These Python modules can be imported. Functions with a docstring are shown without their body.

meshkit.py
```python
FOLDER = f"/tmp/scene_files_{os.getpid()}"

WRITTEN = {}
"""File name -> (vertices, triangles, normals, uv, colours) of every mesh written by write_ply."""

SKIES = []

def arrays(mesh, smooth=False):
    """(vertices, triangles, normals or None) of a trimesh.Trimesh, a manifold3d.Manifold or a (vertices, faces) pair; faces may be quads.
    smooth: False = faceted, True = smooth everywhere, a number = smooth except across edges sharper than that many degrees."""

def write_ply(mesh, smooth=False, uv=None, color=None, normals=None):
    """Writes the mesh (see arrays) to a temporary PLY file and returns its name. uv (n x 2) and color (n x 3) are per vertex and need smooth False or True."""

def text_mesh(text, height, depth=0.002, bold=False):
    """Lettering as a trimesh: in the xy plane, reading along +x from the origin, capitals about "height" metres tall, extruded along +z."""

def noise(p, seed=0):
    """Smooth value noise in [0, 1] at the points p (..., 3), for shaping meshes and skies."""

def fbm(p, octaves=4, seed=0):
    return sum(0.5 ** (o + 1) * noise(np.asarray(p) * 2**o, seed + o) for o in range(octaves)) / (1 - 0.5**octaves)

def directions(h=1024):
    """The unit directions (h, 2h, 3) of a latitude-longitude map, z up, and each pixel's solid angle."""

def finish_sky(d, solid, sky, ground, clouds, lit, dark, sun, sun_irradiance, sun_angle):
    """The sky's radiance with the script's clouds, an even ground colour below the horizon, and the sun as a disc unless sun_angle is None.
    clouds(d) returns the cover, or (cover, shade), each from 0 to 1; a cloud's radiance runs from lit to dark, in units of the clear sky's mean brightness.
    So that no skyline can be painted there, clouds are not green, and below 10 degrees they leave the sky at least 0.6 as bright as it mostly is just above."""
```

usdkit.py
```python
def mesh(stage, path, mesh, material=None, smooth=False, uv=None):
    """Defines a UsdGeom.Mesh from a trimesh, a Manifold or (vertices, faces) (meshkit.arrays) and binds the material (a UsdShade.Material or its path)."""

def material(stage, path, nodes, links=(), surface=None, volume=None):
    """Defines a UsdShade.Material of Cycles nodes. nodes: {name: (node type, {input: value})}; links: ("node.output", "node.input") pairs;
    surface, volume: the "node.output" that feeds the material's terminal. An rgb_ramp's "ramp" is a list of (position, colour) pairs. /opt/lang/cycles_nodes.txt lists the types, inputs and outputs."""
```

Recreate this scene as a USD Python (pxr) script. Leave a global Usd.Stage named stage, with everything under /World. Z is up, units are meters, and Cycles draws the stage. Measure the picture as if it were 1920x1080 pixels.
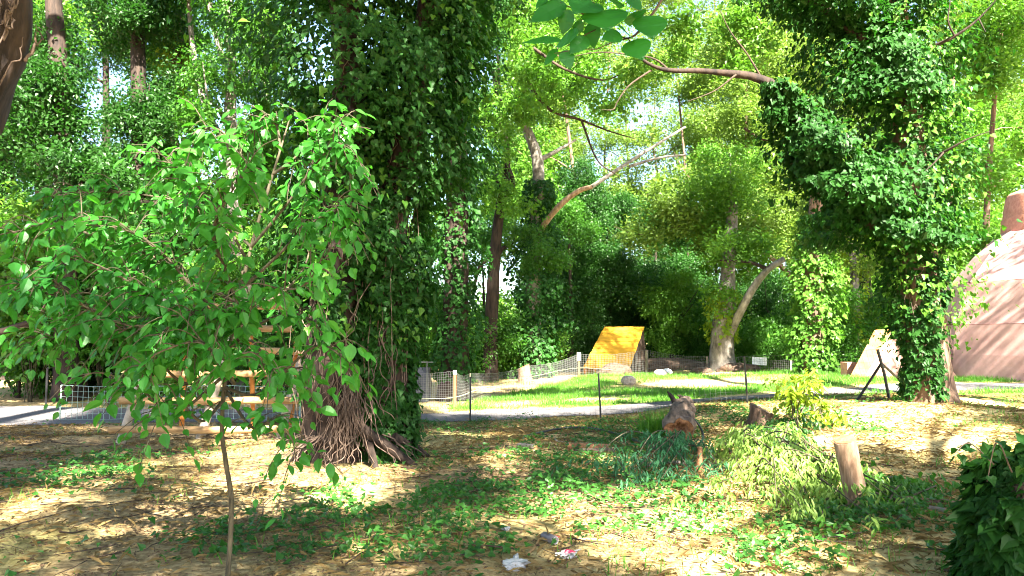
import math, random
import numpy as np, trimesh, usdkit, meshkit
from pxr import Usd, UsdGeom, UsdLux, UsdShade, Gf, Sdf, Vt

random.seed(7)
RNG = np.random.default_rng(11)
stage = Usd.Stage.CreateInMemory()
UsdGeom.SetStageUpAxis(stage, 'Z'); UsdGeom.SetStageMetersPerUnit(stage, 1.0)
UsdGeom.Xform.Define(stage, '/World'); UsdGeom.Scope.Define(stage, '/World/Looks')

# ------------------------------------------------------------------ camera, sky, sun, exposure
FPX, HOR = 1400.0, 640.0                      # focal length and horizon row of the 1920 x 1080 photograph
PITCH = math.atan((HOR - 540) / FPX)
CAM = np.array([0, 0, 1.6])
EXPOSURE = 3.7
SUN_EL, SUN_AZ = math.radians(43), math.radians(163)     # azimuth from +y towards +x
SUN_I, SKY_S = 1.25, 0.05
SUN = np.array([math.sin(SUN_AZ) * math.cos(SUN_EL), math.cos(SUN_AZ) * math.cos(SUN_EL), math.sin(SUN_EL)])

cam = UsdGeom.Camera.Define(stage, '/World/camera')
cam.AddTranslateOp().Set(Gf.Vec3d(*CAM)); cam.AddRotateXOp().Set(90 + math.degrees(PITCH))
cam.CreateHorizontalApertureAttr(36.0); cam.CreateVerticalApertureAttr(20.25)
cam.CreateFocalLengthAttr(36.0 * FPX / 1920); cam.CreateFStopAttr(0.0)
cam.CreateClippingRangeAttr(Gf.Vec2f(0.05, 5000)); cam.CreateExposureAttr(EXPOSURE)

sky_mat = usdkit.material(stage, '/World/Looks/sky_light', {
    'sky': ('sky_texture', {'sky_type': 'single_scattering', 'sun_disc': False, 'sun_elevation': SUN_EL, 'sun_rotation': SUN_AZ, 'air_density': 1.0, 'aerosol_density': 1.6, 'ozone_density': 1.0}),
    'b': ('background_shader', {'strength': SKY_S})}, [('sky.color', 'b.color')], surface='b.background')
dome = UsdLux.DomeLight.Define(stage, '/World/sky')
UsdShade.MaterialBindingAPI.Apply(dome.GetPrim()).Bind(sky_mat)
dome.GetPrim().SetCustomDataByKey('label', 'bright hazy daylight sky showing through the leaves'); dome.GetPrim().SetCustomDataByKey('kind', 'structure')
sun = UsdLux.DistantLight.Define(stage, '/World/sun')
sun.CreateIntensityAttr(SUN_I); sun.CreateAngleAttr(0.5); sun.CreateNormalizeAttr(True); sun.CreateColorAttr(Gf.Vec3f(1, 0.93, 0.8))
sun.AddRotateZOp().Set(180 - math.degrees(SUN_AZ)); sun.AddRotateXOp().Set(90 - math.degrees(SUN_EL))
# (light's +z axis after the rotations points towards the sun)

# ------------------------------------------------------------------ helpers
F_ = np.array([0, math.cos(PITCH), math.sin(PITCH)]); U_ = np.array([0, -math.sin(PITCH), math.cos(PITCH)])
def at(u, v, Y):
    d = F_ + np.array([(u - 960) / FPX, 0, 0]) + U_ * ((540 - v) / FPX)
    return CAM + d * (Y / d[1])
def nrm(a):
    a = np.asarray(a, float); return a / (np.linalg.norm(a, axis=-1, keepdims=True) + 1e-12)
def fbm(p, o=3, seed=0): return meshkit.fbm(np.asarray(p, float), o, seed)

CTRL = []
for u, v, Y in [(660,862,10),(882,795,16),(1122,788,16),(1398,757,16),(1645,745,15.5),(1740,750,14),(1590,962,7),(1850,1085,5),(1900,870,9),(1900,765,14),
                (1900,716,22),(1270,832,12),(1600,805,12),(100,792,16),(560,792,16),(100,752,20),(853,765,20),(1085,706,30),(1355,696,32),(1525,700,28),
                (1640,710,22),(50,722,26),(500,740,22),(225,832,12),(300,1080,5),(960,1080,5),(0,900,8),(1180,725,25),(1420,720,25),(960,738,24),(1020,722,27),(905,752,22),(1040,738,23.5),(800,770,19.5),(930,722,28),(1100,740,22)]:
    p = at(u, v, Y); CTRL.append(p)
for x, y, z in [(-40,0,0.1),(40,0,0.4),(0,-25,0),(-30,45,.4),(0,50,.5),(35,45,.7),(40,20,.6),(-40,20,.1),(0,100,.8),(-90,90,.8),(90,90,.8),(0,300,1),(0,1,0),(3,2,0)]:
    CTRL.append(np.array([x, y, z]))
CTRL = np.array(CTRL)
ROAD = np.array([(-60,17.5,2.6),(-30,17.2,2.0),(-11,16.9,1.6),(-3,17.2,1.15),(1,17.5,.85),(4,17.9,.85),(8,18.7,.8),(14,20.3,.9),(25,23,1.0),(60,30,1.0)])
def road_d(x, y):
    """Signed distance-like value across the gravel road: < 0 inside."""
    cy = np.interp(x, ROAD[:, 0], ROAD[:, 1]); hw = np.interp(x, ROAD[:, 0], ROAD[:, 2])
    return np.abs(y - cy) - hw
def ground(x, y, rough=True):
    x, y = np.asarray(x, float), np.asarray(y, float)
    sh = x.shape; X, Yy = x.ravel(), y.ravel()
    z = np.zeros(len(X))
    for a in range(0, len(X), 20000):
        d2 = (X[a:a+20000, None] - CTRL[None, :, 0])**2 + ((Yy[a:a+20000, None] - CTRL[None, :, 1]))**2 + 0.8
        w = d2**-1.6
        z[a:a+20000] = (w * CTRL[None, :, 2]).sum(1) / w.sum(1)
    if rough:
        p = np.stack([X, Yy, 0 * X], 1)
        k = np.clip(road_d(X, Yy) / .5, 0, 1)
        z = z + k * ((fbm(p * .8, 3, 3) - .5) * .16 + (fbm(p * 4, 2, 5) - .5) * .05)
    return z.reshape(sh)
def g1(x, y): return float(ground(np.array([x]), np.array([y]))[0])
def on(u, Y):
    x = (u - 960) / FPX * Y / 1.003
    return np.array([x, Y, g1(x, Y)])
def img_ground(u, v):
    """World points on the ground seen at photograph pixels (arrays)."""
    u, v = np.asarray(u, float), np.asarray(v, float)
    d = F_[None] + np.stack([(u - 960) / FPX, 0 * u, 0 * u], 1) + U_[None] * ((540 - v) / FPX)[:, None]
    z = np.zeros(len(u))
    for _ in range(6):
        t = (z - CAM[2]) / np.minimum(d[:, 2], -1e-3); p = CAM + d * t[:, None]
        z = ground(p[:, 0], np.clip(p[:, 1], 0, 60), rough=False)
    p[:, 2] = ground(p[:, 0], p[:, 1]); return p

USED = {}
def numbered(parent, name):
    k = f'{parent}/{name}'; n = USED.get(k, 0); USED[k] = n + 1
    return k if n == 0 else f'{k}_{n:03d}'
def tag(p, label=None, cat=None, group=None, kind=None):
    for k, v in (('label', label), ('category', cat), ('group', group), ('kind', kind)):
        if v: p.SetCustomDataByKey(k, v)
    return p
class MB:
    """Collects triangles."""
    def __init__(s): s.v, s.f, s.n = [], [], 0
    def add(s, v, f=None):
        if f is None: v, f = v
        v, f = np.asarray(v, float), np.asarray(f, int)
        if f.shape[1] == 4: f = np.vstack([f[:, [0, 1, 2]], f[:, [0, 2, 3]]])
        s.v.append(v); s.f.append(f + s.n); s.n += len(v); return s
    def tm(s, m, T=None):
        m = m.copy()
        if T is not None: m.apply_transform(T)
        return s.add(m.vertices, m.faces)
    def get(s): return np.vstack(s.v), np.vstack(s.f)
def emit(path, mb, mat, base=None, smooth=False):
    v, f = mb.get() if isinstance(mb, MB) else (mb.vertices, mb.faces) if hasattr(mb, 'faces') else mb
    v = np.asarray(v, float)
    if base is not None: v = v - np.asarray(base)
    return usdkit.mesh(stage, path, (v, f), MAT[mat], smooth=smooth).GetPrim()
class Thing:
    def __init__(s, name, label, cat, base=(0, 0, 0), group=None, kind=None):
        s.base = np.asarray(base, float)
        s.path = numbered('/World', name)
        x = UsdGeom.Xform.Define(stage, s.path); x.AddTranslateOp().Set(Gf.Vec3d(*map(float, s.base)))
        s.prim = tag(x.GetPrim(), label, cat, group, kind)
    def part(s, name, mb, mat, parent=None, smooth=False, label=None, kind=None):
        path = numbered(parent or s.path, name)
        tag(emit(path, mb, mat, s.base, smooth), label, kind=kind); return path
def single(name, label, cat, mb, mat, smooth=False, group=None, kind=None):
    return tag(emit(numbered('/World', name), mb, mat, None, smooth), label, cat, group, kind)

def bez(pts, n=24):
    """Smooth curve through the points (Catmull-Rom)."""
    p = np.asarray(pts, float)
    if len(p) < 3:
        t = np.linspace(0, 1, n)[:, None]; return p[0] * (1 - t) + p[-1] * t
    q = np.vstack([2 * p[0] - p[1], p, 2 * p[-1] - p[-2]]); out = []
    ts = np.linspace(0, len(p) - 1 - 1e-6, n)
    for t in ts:
        i = int(t); s = t - i; a, b, c, d = q[i:i+4]
        out.append(.5 * (2*b + (c - a)*s + (2*a - 5*b + 4*c - d)*s*s + (3*b - a - 3*c + d)*s**3))
    return np.array(out)
def tube(pts, radii, sides=8, rough=0.0, seed=0, cap=True, freq=3.0):
    p = np.asarray(pts, float); n = len(p); r = np.interp(np.linspace(0, 1, n), np.linspace(0, 1, np.size(radii)), np.atleast_1d(radii))
    t = nrm(np.gradient(p, axis=0))
    ref = np.where(np.abs(t[:, 2:]) < .9, [[0, 0, 1.]], [[1., 0, 0]])
    if np.mean(np.abs(t[:, 2])) > .6: ref = np.broadcast_to([[1., 0, 0]], t.shape)
    elif np.mean(np.abs(t[:, 2])) < .6: ref = np.where(np.abs(t[:, 2:]) < .97, [[0, 0, 1.]], [[0, 1., 0]])
    a = nrm(np.cross(t, ref)); b = np.cross(t, a); th = np.arange(sides) * 2 * np.pi / sides
    dirs = np.cos(th)[None, :, None] * a[:, None] + np.sin(th)[None, :, None] * b[:, None]
    rr = np.broadcast_to(r[:, None], (n, sides))
    if rough:
        q = p[:, None] + dirs * r[:, None, None]
        rr = rr * (1 + rough * (fbm(q * np.array([freq, freq, freq * .35]) / max(r.max(), .05) * .5 + seed * 7.7, 3, seed) - .5) * 2)
    v = (p[:, None] + dirs * rr[..., None]).reshape(-1, 3)
    i, j = np.meshgrid(np.arange(n - 1), np.arange(sides), indexing='ij')
    q = np.stack([i*sides + j, i*sides + (j+1) % sides, (i+1)*sides + (j+1) % sides, (i+1)*sides + j], -1).reshape(-1, 4)
    f = np.vstack([q[:, [0, 1, 2]], q[:, [0, 2, 3]]])
    if cap:
        v = np.vstack([v, p[:1], p[-1:]]); m = len(v); k = np.arange(sides)
        f = np.vstack([f, np.stack([np.full(sides, m-2), (k+1) % sides, k], 1), np.stack([np.full(sides, m-1), (n-1)*sides + k, (n-1)*sides + (k+1) % sides], 1)])
    return v, f
def box(c, s, R=None):
    m = trimesh.creation.box(s)
    if R is not None: m.apply_transform(R)
    m.apply_translation(c); return m.vertices, m.faces
def beam(a, b, w, h):
    """A box from a to b, w across and h deep."""
    a, b = np.asarray(a, float), np.asarray(b, float); t = nrm(b - a); ref = np.array([0, 0, 1.]) if abs(t[2]) < .95 else np.array([0, 1., 0])
    s = nrm(np.cross(t, ref)); u = np.cross(s, t)
    v = np.array([p + s * i * w / 2 + u * j * h / 2 for p in (a, b) for i, j in ((-1,-1),(1,-1),(1,1),(-1,1))])
    return v, np.array([(0,1,2,3),(7,6,5,4),(0,4,5,1),(1,5,6,2),(2,6,7,3),(3,7,4,0)])

# leaf templates: x across (in widths), y along (in lengths), z out of the leaf (in lengths)
LEAF = {
 'diamond': (np.array([(0,0,0),(-.5,.45,.09),(0,1,-.1),(.5,.45,.09)]), np.array([(0,2,1),(0,3,2)])),
 'ovate': (np.array([(0,0,0),(0,.38,-.03),(0,.72,-.05),(0,1,-.14),(-.42,.22,.04),(-.5,.45,.05),(-.3,.76,.0),(.42,.22,.04),(.5,.45,.05),(.3,.76,.0)]),
           np.array([(0,1,4),(4,1,5),(5,1,2),(5,2,6),(6,2,3),(0,7,1),(7,8,1),(8,2,1),(8,9,2),(9,3,2)])),
 'ivy': (np.array([(0,.3,-.05),(0,.06,0),(-.26,-.06,.02),(-.5,.2,.06),(-.3,.5,.03),(0,1,-.1),(.3,.5,.03),(.5,.2,.06),(.26,-.06,.02)]),
         np.array([(0,2,1),(0,3,2),(0,4,3),(0,5,4),(0,6,5),(0,7,6),(0,8,7),(0,1,8)])),
 'lance': (np.array([(0,0,0),(-.5,.35,.03),(0,.5,-.05),(.5,.35,.03),(-.32,.72,.0),(.32,.72,.0),(0,1,-.22)]), np.array([(0,2,1),(0,3,2),(1,2,4),(2,3,5),(4,2,6),(2,5,6)])),
 'round': (None, None),
 'blade': (np.array([(-.5,0,0),(.5,0,0),(-.35,.5,.08),(.35,.5,.08),(0,1,.35)]), np.array([(0,1,3),(0,3,2),(2,3,4)])),
}
def _round():
    y = np.array([.06, .16, .30, .46, .62, .76, .88, .96]); w = np.array([.17, .36, .48, .5, .43, .31, .16, .05]); v = [(0, 0, 0)] + [(0, a, -.10 * a * a) for a in y] + [(0, 1, -.12)]
    for s in (-1, 1): v += [(s * b_, a - .03, .07 * b_ - .12 * a * a + .012 * math.sin(a * 17)) for a, b_ in zip(y, w)]
    f = []; m = len(y)
    for k, s in enumerate((-1, 1)):
        o = m + 2 + k * m; g = lambda a, b_, c: (a, b_, c) if s > 0 else (a, c, b_)
        f.append(g(0, o, 1)); f.append(g(o + m - 1, m + 1, m))
        for q in range(m - 1): f += [g(q + 1, o + q, o + q + 1), g(q + 1, o + q + 1, q + 2)]
    return np.array(v), np.array(f)
LEAF['round'] = _round()
def leaves(P, D, N, L, W, kind):
    tv, tf = LEAF[kind]; n = len(P)
    D = nrm(D); N = nrm(N - (N * D).sum(1, keepdims=True) * D); S = np.cross(D, N)
    L = np.broadcast_to(L, (n,)); W = np.broadcast_to(W, (n,))
    v = P[:, None] + S[:, None] * (tv[None, :, 0:1] * W[:, None, None]) + D[:, None] * (tv[None, :, 1:2] * L[:, None, None]) + N[:, None] * (tv[None, :, 2:3] * L[:, None, None])
    f = tf[None] + (np.arange(n) * len(tv))[:, None, None]
    return v.reshape(-1, 3), f.reshape(-1, 3)
def rdir(n, rng=RNG): return nrm(rng.normal(size=(n, 3)))
def leaf_parts(thing, name, P, D, N, L, W, kind, mat, most=300, stuff_name='foliage', parent=None):
    """Leaves of a thing: the ones nearest to the camera as parts of their own, the rest as one part."""
    n = len(P); L = np.broadcast_to(L, (n,)); W = np.broadcast_to(W, (n,))
    q = P - CAM; px = L / np.maximum(q[:, 1], .3)
    inside = (np.abs(q[:, 0]) < .69 * q[:, 1]) & (q[:, 2] < .46 * q[:, 1])
    order = np.argsort(-(px * (1 + .25 * RNG.random(n)) * np.where(inside, 1, .01)))
    near, rest = order[:most], order[most:]
    for i in near:
        thing.part(name, leaves(P[i:i+1], D[i:i+1], N[i:i+1], L[i:i+1], W[i:i+1], kind), mat, parent)
    if len(rest): thing.part(stuff_name, leaves(P[rest], D[rest], N[rest], L[rest], W[rest], kind), mat, parent, kind='stuff')

# ------------------------------------------------------------------ materials
MAT = {}
def leaf_mat(name, dark, light, trans, rough=.42, fac=.38, spot=None, spec=.28):
    ramp = [(0, dark), (.8, light), (1.05 if False else 1, spot or tuple(1.25 * c for c in light))]
    MAT[name] = usdkit.material(stage, '/World/Looks/' + name, {
        'g': ('geometry', {}), 'n': ('noise_texture', {'scale': .9, 'detail': 2}), 'm': ('math', {'math_type': 'multiply_add', 'value2': .5, 'value3': 0.0}),
        'a': ('math', {'math_type': 'multiply_add', 'value2': .62}), 'r': ('rgb_ramp', {'ramp': ramp}),
        'h': ('hsv', {'hue': .5, 'saturation': 1.0, 'value': 1.0, 'fac': 1.0}), 't': ('mix_color', {'blend_type': 'multiply', 'fac': 1.0, 'b': trans}),
        'p': ('principled_bsdf', {'roughness': rough, 'specular_ior_level': spec}), 'tr': ('translucent_bsdf', {}), 'x': ('mix_closure', {'fac': fac})},
        [('g.position', 'n.vector'), ('n.fac', 'm.value1'), ('g.random_per_island', 'a.value1'), ('m.value', 'a.value3'), ('a.value', 'r.fac'), ('r.color', 'p.base_color'),
         ('r.color', 't.a'), ('t.result', 'tr.color'), ('p.BSDF', 'x.closure1'), ('tr.BSDF', 'x.closure2')], surface='x.closure')
def rough_mat(name, c1, c2, scale=6, stretch=(1, 1, 1), bump=.6, rough=.85, c3=None, detail=6, dist=.03, lo=.35, hi=.65):
    ramp = [(lo, c1), (hi, c2)] + ([(min(hi + .12, 1), c3)] if c3 else [])
    MAT[name] = usdkit.material(stage, '/World/Looks/' + name, {
        'g': ('geometry', {}), 'mp': ('mapping', {'scale': stretch}), 'n': ('noise_texture', {'scale': scale, 'detail': detail, 'roughness': .65}), 'r': ('rgb_ramp', {'ramp': ramp}),
        'b': ('bump', {'strength': bump, 'distance': dist}), 'p': ('principled_bsdf', {'roughness': rough, 'specular_ior_level': .25})},
        [('g.position', 'mp.vector'), ('mp.vector', 'n.vector'), ('n.fac', 'r.fac'), ('r.color', 'p.base_color'), ('n.fac', 'b.height'), ('b.normal', 'p.normal')], surface='p.BSDF')
def island_mat(name, stops, rough=.8, trans=0.0):
    MAT[name] = usdkit.material(stage, '/World/Looks/' + name, {'g': ('geometry', {}), 'r': ('rgb_ramp', {'ramp': stops}), 'p': ('principled_bsdf', {'roughness': rough, 'specular_ior_level': .2}),
        'tr': ('translucent_bsdf', {}), 'x': ('mix_closure', {'fac': trans})},
        [('g.random_per_island', 'r.fac'), ('r.color', 'p.base_color'), ('r.color', 'tr.color'), ('p.BSDF', 'x.closure1'), ('tr.BSDF', 'x.closure2')], surface='x.closure')
def plain(name, c, rough=.6, metallic=0.0):
    MAT[name] = usdkit.material(stage, '/World/Looks/' + name, {'g': ('geometry', {}), 'n': ('noise_texture', {'scale': 14, 'detail': 4}), 'r': ('rgb_ramp', {'ramp': [(.3, tuple(.75 * x for x in c)), (.7, tuple(min(1, 1.15 * x) for x in c))]}),
        'p': ('principled_bsdf', {'roughness': rough, 'metallic': metallic})}, [('g.position', 'n.vector'), ('n.fac', 'r.fac'), ('r.color', 'p.base_color')], surface='p.BSDF')

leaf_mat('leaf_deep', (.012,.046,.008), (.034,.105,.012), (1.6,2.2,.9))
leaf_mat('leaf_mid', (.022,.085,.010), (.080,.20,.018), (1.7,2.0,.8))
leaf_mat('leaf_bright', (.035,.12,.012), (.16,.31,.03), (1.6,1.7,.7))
leaf_mat('leaf_feather', (.045,.11,.014), (.27,.38,.075), (1.5,1.5,.7), fac=.45)
leaf_mat('leaf_yellow', (.12,.22,.015), (.34,.42,.03), (1.4,1.4,.6), fac=.45, spot=(.45,.36,.03))
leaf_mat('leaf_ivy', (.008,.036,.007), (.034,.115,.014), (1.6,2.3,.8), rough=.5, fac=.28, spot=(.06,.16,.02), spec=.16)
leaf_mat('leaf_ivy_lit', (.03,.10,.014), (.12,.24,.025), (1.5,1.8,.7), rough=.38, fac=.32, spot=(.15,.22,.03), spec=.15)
leaf_mat('leaf_sapling', (.014,.095,.018), (.075,.29,.022), (1.9,2.1,.8), rough=.40, fac=.42, spot=(.17,.36,.04))
leaf_mat('leaf_dangling', (.012,.085,.016), (.025,.13,.018), (1.8,2.2,.8), rough=.4, fac=.42)
leaf_mat('leaf_wilted', (.11,.21,.03), (.34,.46,.11), (1.3,1.4,.8), rough=.5, fac=.35)
leaf_mat('leaf_willow', (.03,.12,.05), (.07,.20,.09), (1.4,1.7,.9), rough=.45, fac=.3)
leaf_mat('leaf_ground', (.014,.065,.012), (.06,.18,.02), (1.5,1.8,.7), rough=.45, fac=.3, spot=(.16,.26,.03))
leaf_mat('grass_blade', (.05,.17,.018), (.14,.30,.03), (1.4,1.5,.7), rough=.5, fac=.4, spot=(.30,.32,.07))
rough_mat('bark_dark', (.010,.007,.006), (.044,.029,.021), 9, (1,1,.22), .9)
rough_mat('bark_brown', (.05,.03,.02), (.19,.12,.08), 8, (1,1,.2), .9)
rough_mat('bark_pale', (.07,.06,.05), (.24,.215,.18), 5, (1,1,.5), .6)
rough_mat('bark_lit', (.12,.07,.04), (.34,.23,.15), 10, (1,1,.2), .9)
rough_mat('bark_stem', (.03,.027,.016), (.09,.075,.045), 30, (1,1,.3), .4)
rough_mat('twig', (.018,.012,.009), (.065,.045,.03), 18, (1,1,.4), .3)
rough_mat('vine', (.045,.030,.022), (.17,.12,.09), 25, (1,1,.5), .4)
rough_mat('cut_wood', (.10,.04,.02), (.32,.16,.075), 16, (1,1,1), .5)
rough_mat('rotten_wood', (.03,.022,.017), (.19,.135,.10), 10, (1,.35,.6), 1.0, c3=(.32,.23,.16))
rough_mat('log_wood', (.20,.11,.045), (.46,.29,.13), 7, (.35,2,2), .4, rough=.7)
rough_mat('yellow_board', (.52,.26,.012), (.66,.35,.02), 5, (.4,2,2), .15, rough=.5)
rough_mat('orange_wood', (.36,.13,.03), (.52,.22,.06), 8, (1,1,1), .3)
rough_mat('pink_render', (.40,.23,.21), (.52,.32,.29), 2.2, (1,1,1), .25, rough=.9, detail=8, dist=.02)
rough_mat('ochre_render', (.25,.095,.025), (.37,.17,.06), 2.5, (1,1,.6), .3, rough=.9)
rough_mat('tan_render', (.20,.105,.08), (.30,.17,.135), 2.5, (1,1,.6), .3, rough=.9)
rough_mat('brick_red', (.40,.16,.12), (.54,.25,.19), 9, (1,1,1), .4)
rough_mat('stone', (.22,.18,.15), (.42,.36,.31), 9, (1,1,1), .6)
rough_mat('soil', (.025,.017,.012), (.10,.065,.045), 11, (1,1,1), 1.0)
rough_mat('gravel', (.06,.056,.056), (.15,.14,.142), 38, (1,1,1), .9, c3=(.26,.245,.245), dist=.02)
plain('black_metal', (.012,.012,.013), .45); plain('wire_pale', (.13,.135,.125), .5); plain('wire_green', (.24,.34,.29), .5); plain('wire_dark', (.045,.05,.045), .5)
plain('rope', (.22,.23,.13), .8); plain('post_wood', (.17,.075,.03), .8); plain('post_pale', (.34,.28,.21), .8); plain('white_plate', (.75,.76,.8), .5)
plain('hose', (.02,.02,.02), .35); plain('slate', (.05,.055,.075), .7); plain('plastic_white', (.36,.36,.36), .5); plain('plastic_red', (.55,.03,.09), .4); plain('can_grey', (.11,.10,.105), .45); plain('can_print', (.26,.25,.26), .5)
island_mat('dead_leaf', [(0, (.10,.062,.036)), (.5, (.25,.16,.092)), (.85, (.42,.29,.17)), (1, (.55,.43,.28))], trans=.15)
island_mat('straw', [(0, (.20,.135,.05)), (.6, (.48,.37,.15)), (1, (.62,.52,.26))], trans=.2)
MAT['ground'] = usdkit.material(stage, '/World/Looks/ground', {
    'g': ('geometry', {}), 'at': ('attribute', {'attribute': 'cover'}), 'sp': ('separate_color', {'color_type': 'rgb'}),
    'n1': ('noise_texture', {'scale': 16, 'detail': 7, 'roughness': .7}), 'n2': ('noise_texture', {'scale': 2.2, 'detail': 4}),
    'lit': ('rgb_ramp', {'ramp': [(.32, (.08,.052,.027)), (.5, (.22,.15,.075)), (.68, (.42,.31,.165))]}),
    'str': ('rgb_ramp', {'ramp': [(.3, (.26,.175,.07)), (.5, (.46,.345,.15)), (.7, (.60,.50,.25))]}),
    'gr': ('rgb_ramp', {'ramp': [(.3, (.035,.11,.014)), (.55, (.09,.19,.02)), (.72, (.19,.25,.04))]}),
    'm1': ('mix_color', {}), 'm2': ('mix_color', {}), 'b': ('bump', {'strength': 1.0, 'distance': .03}), 'p': ('principled_bsdf', {'roughness': .95, 'specular_ior_level': .1})},
    [('g.position', 'n1.vector'), ('g.position', 'n2.vector'), ('at.color', 'sp.color'), ('n1.fac', 'lit.fac'), ('n1.fac', 'str.fac'), ('n1.fac', 'gr.fac'), ('lit.color', 'm1.a'), ('str.color', 'm1.b'), ('sp.r', 'm1.fac'),
     ('m1.result', 'm2.a'), ('gr.color', 'm2.b'), ('sp.g', 'm2.fac'), ('m2.result', 'p.base_color'), ('n1.fac', 'b.height'), ('b.normal', 'p.normal')], surface='p.BSDF')

# ------------------------------------------------------------------ ground and road
def axis(lo, hi, step, far):
    a = list(np.arange(lo, hi + 1e-6, step)); s = step
    while a[-1] < far: s *= 1.25; a.append(a[-1] + s)
    s = step; b = []; x = lo
    while x > -far: s *= 1.25; x -= s; b.append(x)
    return np.array(b[::-1] + a)
gx, gy = axis(-13, 15, .11, 420), axis(2.5, 22, .11, 420)
GX, GY = np.meshgrid(gx, gy); GZ = ground(GX, GY)
def straw_w(x, y):                      # 1 = pale dry straw, 0 = brown leaf litter
    p = np.stack([x, y, 0 * x], -1)
    base = 1 / (1 + np.exp(-(x - .9 + .10 * (y - 7)) * 1.3)) * (y < 16)
    base = np.maximum(base, .75 * np.exp(-((x + 5.0) / 2.2)**2 - ((y - 6.2) / 2.2)**2)); base = np.maximum(base, .9 * np.exp(-((x + 1.7) / .9)**2 - ((y - 7.8) / .8)**2))
    return np.clip(base * 1.1 + (fbm(p * .9, 3, 9) - .5) * 1.5, 0, 1)
def green_w(x, y):                      # 1 = grass
    p = np.stack([x, y, 0 * x], -1)
    lawn = np.clip((road_d(x, y) - .1) / .6, 0, 1) * (y > 16) * np.clip((x + 1.7 - .42 * np.clip(y - 20, 0, 20)) / .35, 0, 1) * np.clip((33 - y) / 4, 0, 1)
    track = np.exp(-((y - (25.6 + .12 * (x - 7))) / 2.0)**2) * np.exp(-((x - 6.0) / 3.6)**2) * 1.3 + np.exp(-((y - 29.6) / .8)**2) * np.exp(-((x - 9.0) / 2.5)**2) + np.exp(-((y - 20.4 - .1 * x) / .9)**2) * np.exp(-((x - 2) / 3.0)**2) * .8
    return np.clip(lawn * (1 - np.clip(track * (.6 + fbm(p * 1.2, 3, 2)), 0, 1)) + (fbm(p * .7, 3, 4) - .52) * 1.2, 0, 1)
sw, gw = straw_w(GX, GY), green_w(GX, GY)
sw = np.maximum(sw, (GY > 18.5) * np.clip(.25 + (GX > -1.7 + .42 * np.clip(GY - 20, 0, 20)) * .6, 0, 1))
nx, ny = len(gx), len(gy)
i, j = np.meshgrid(np.arange(ny - 1), np.arange(nx - 1), indexing='ij'); q = np.stack([i*nx + j, i*nx + j + 1, (i+1)*nx + j + 1, (i+1)*nx + j], -1).reshape(-1, 4)
m = usdkit.mesh(stage, '/World/ground', (np.stack([GX, GY, GZ], -1).reshape(-1, 3), q), MAT['ground'], smooth=True)
UsdGeom.PrimvarsAPI(m).CreatePrimvar('cover', Sdf.ValueTypeNames.Color3fArray, 'vertex').Set(Vt.Vec3fArray.FromNumpy(np.stack([sw, gw, 0 * sw], -1).reshape(-1, 3).astype(np.float32)))
tag(m.GetPrim(), 'brown woodland floor of leaf litter, straw and grass', kind='structure')
rx = np.concatenate([np.arange(-60, -14, 1.5), np.arange(-14, 16, .18), np.arange(16, 60, 1.5)]); rt = np.linspace(-1, 1, 11)
cy, hw = np.interp(rx, ROAD[:, 0], ROAD[:, 1]), np.interp(rx, ROAD[:, 0], ROAD[:, 2])
wob = 1 + .25 * (fbm(np.stack([rx * 1.3, 0 * rx, 0 * rx], 1), 3, 8) - .5)
RX = np.repeat(rx[:, None], 11, 1); RY = cy[:, None] + rt[None] * (hw * wob)[:, None]
RZ = ground(RX, RY) + .012
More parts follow.
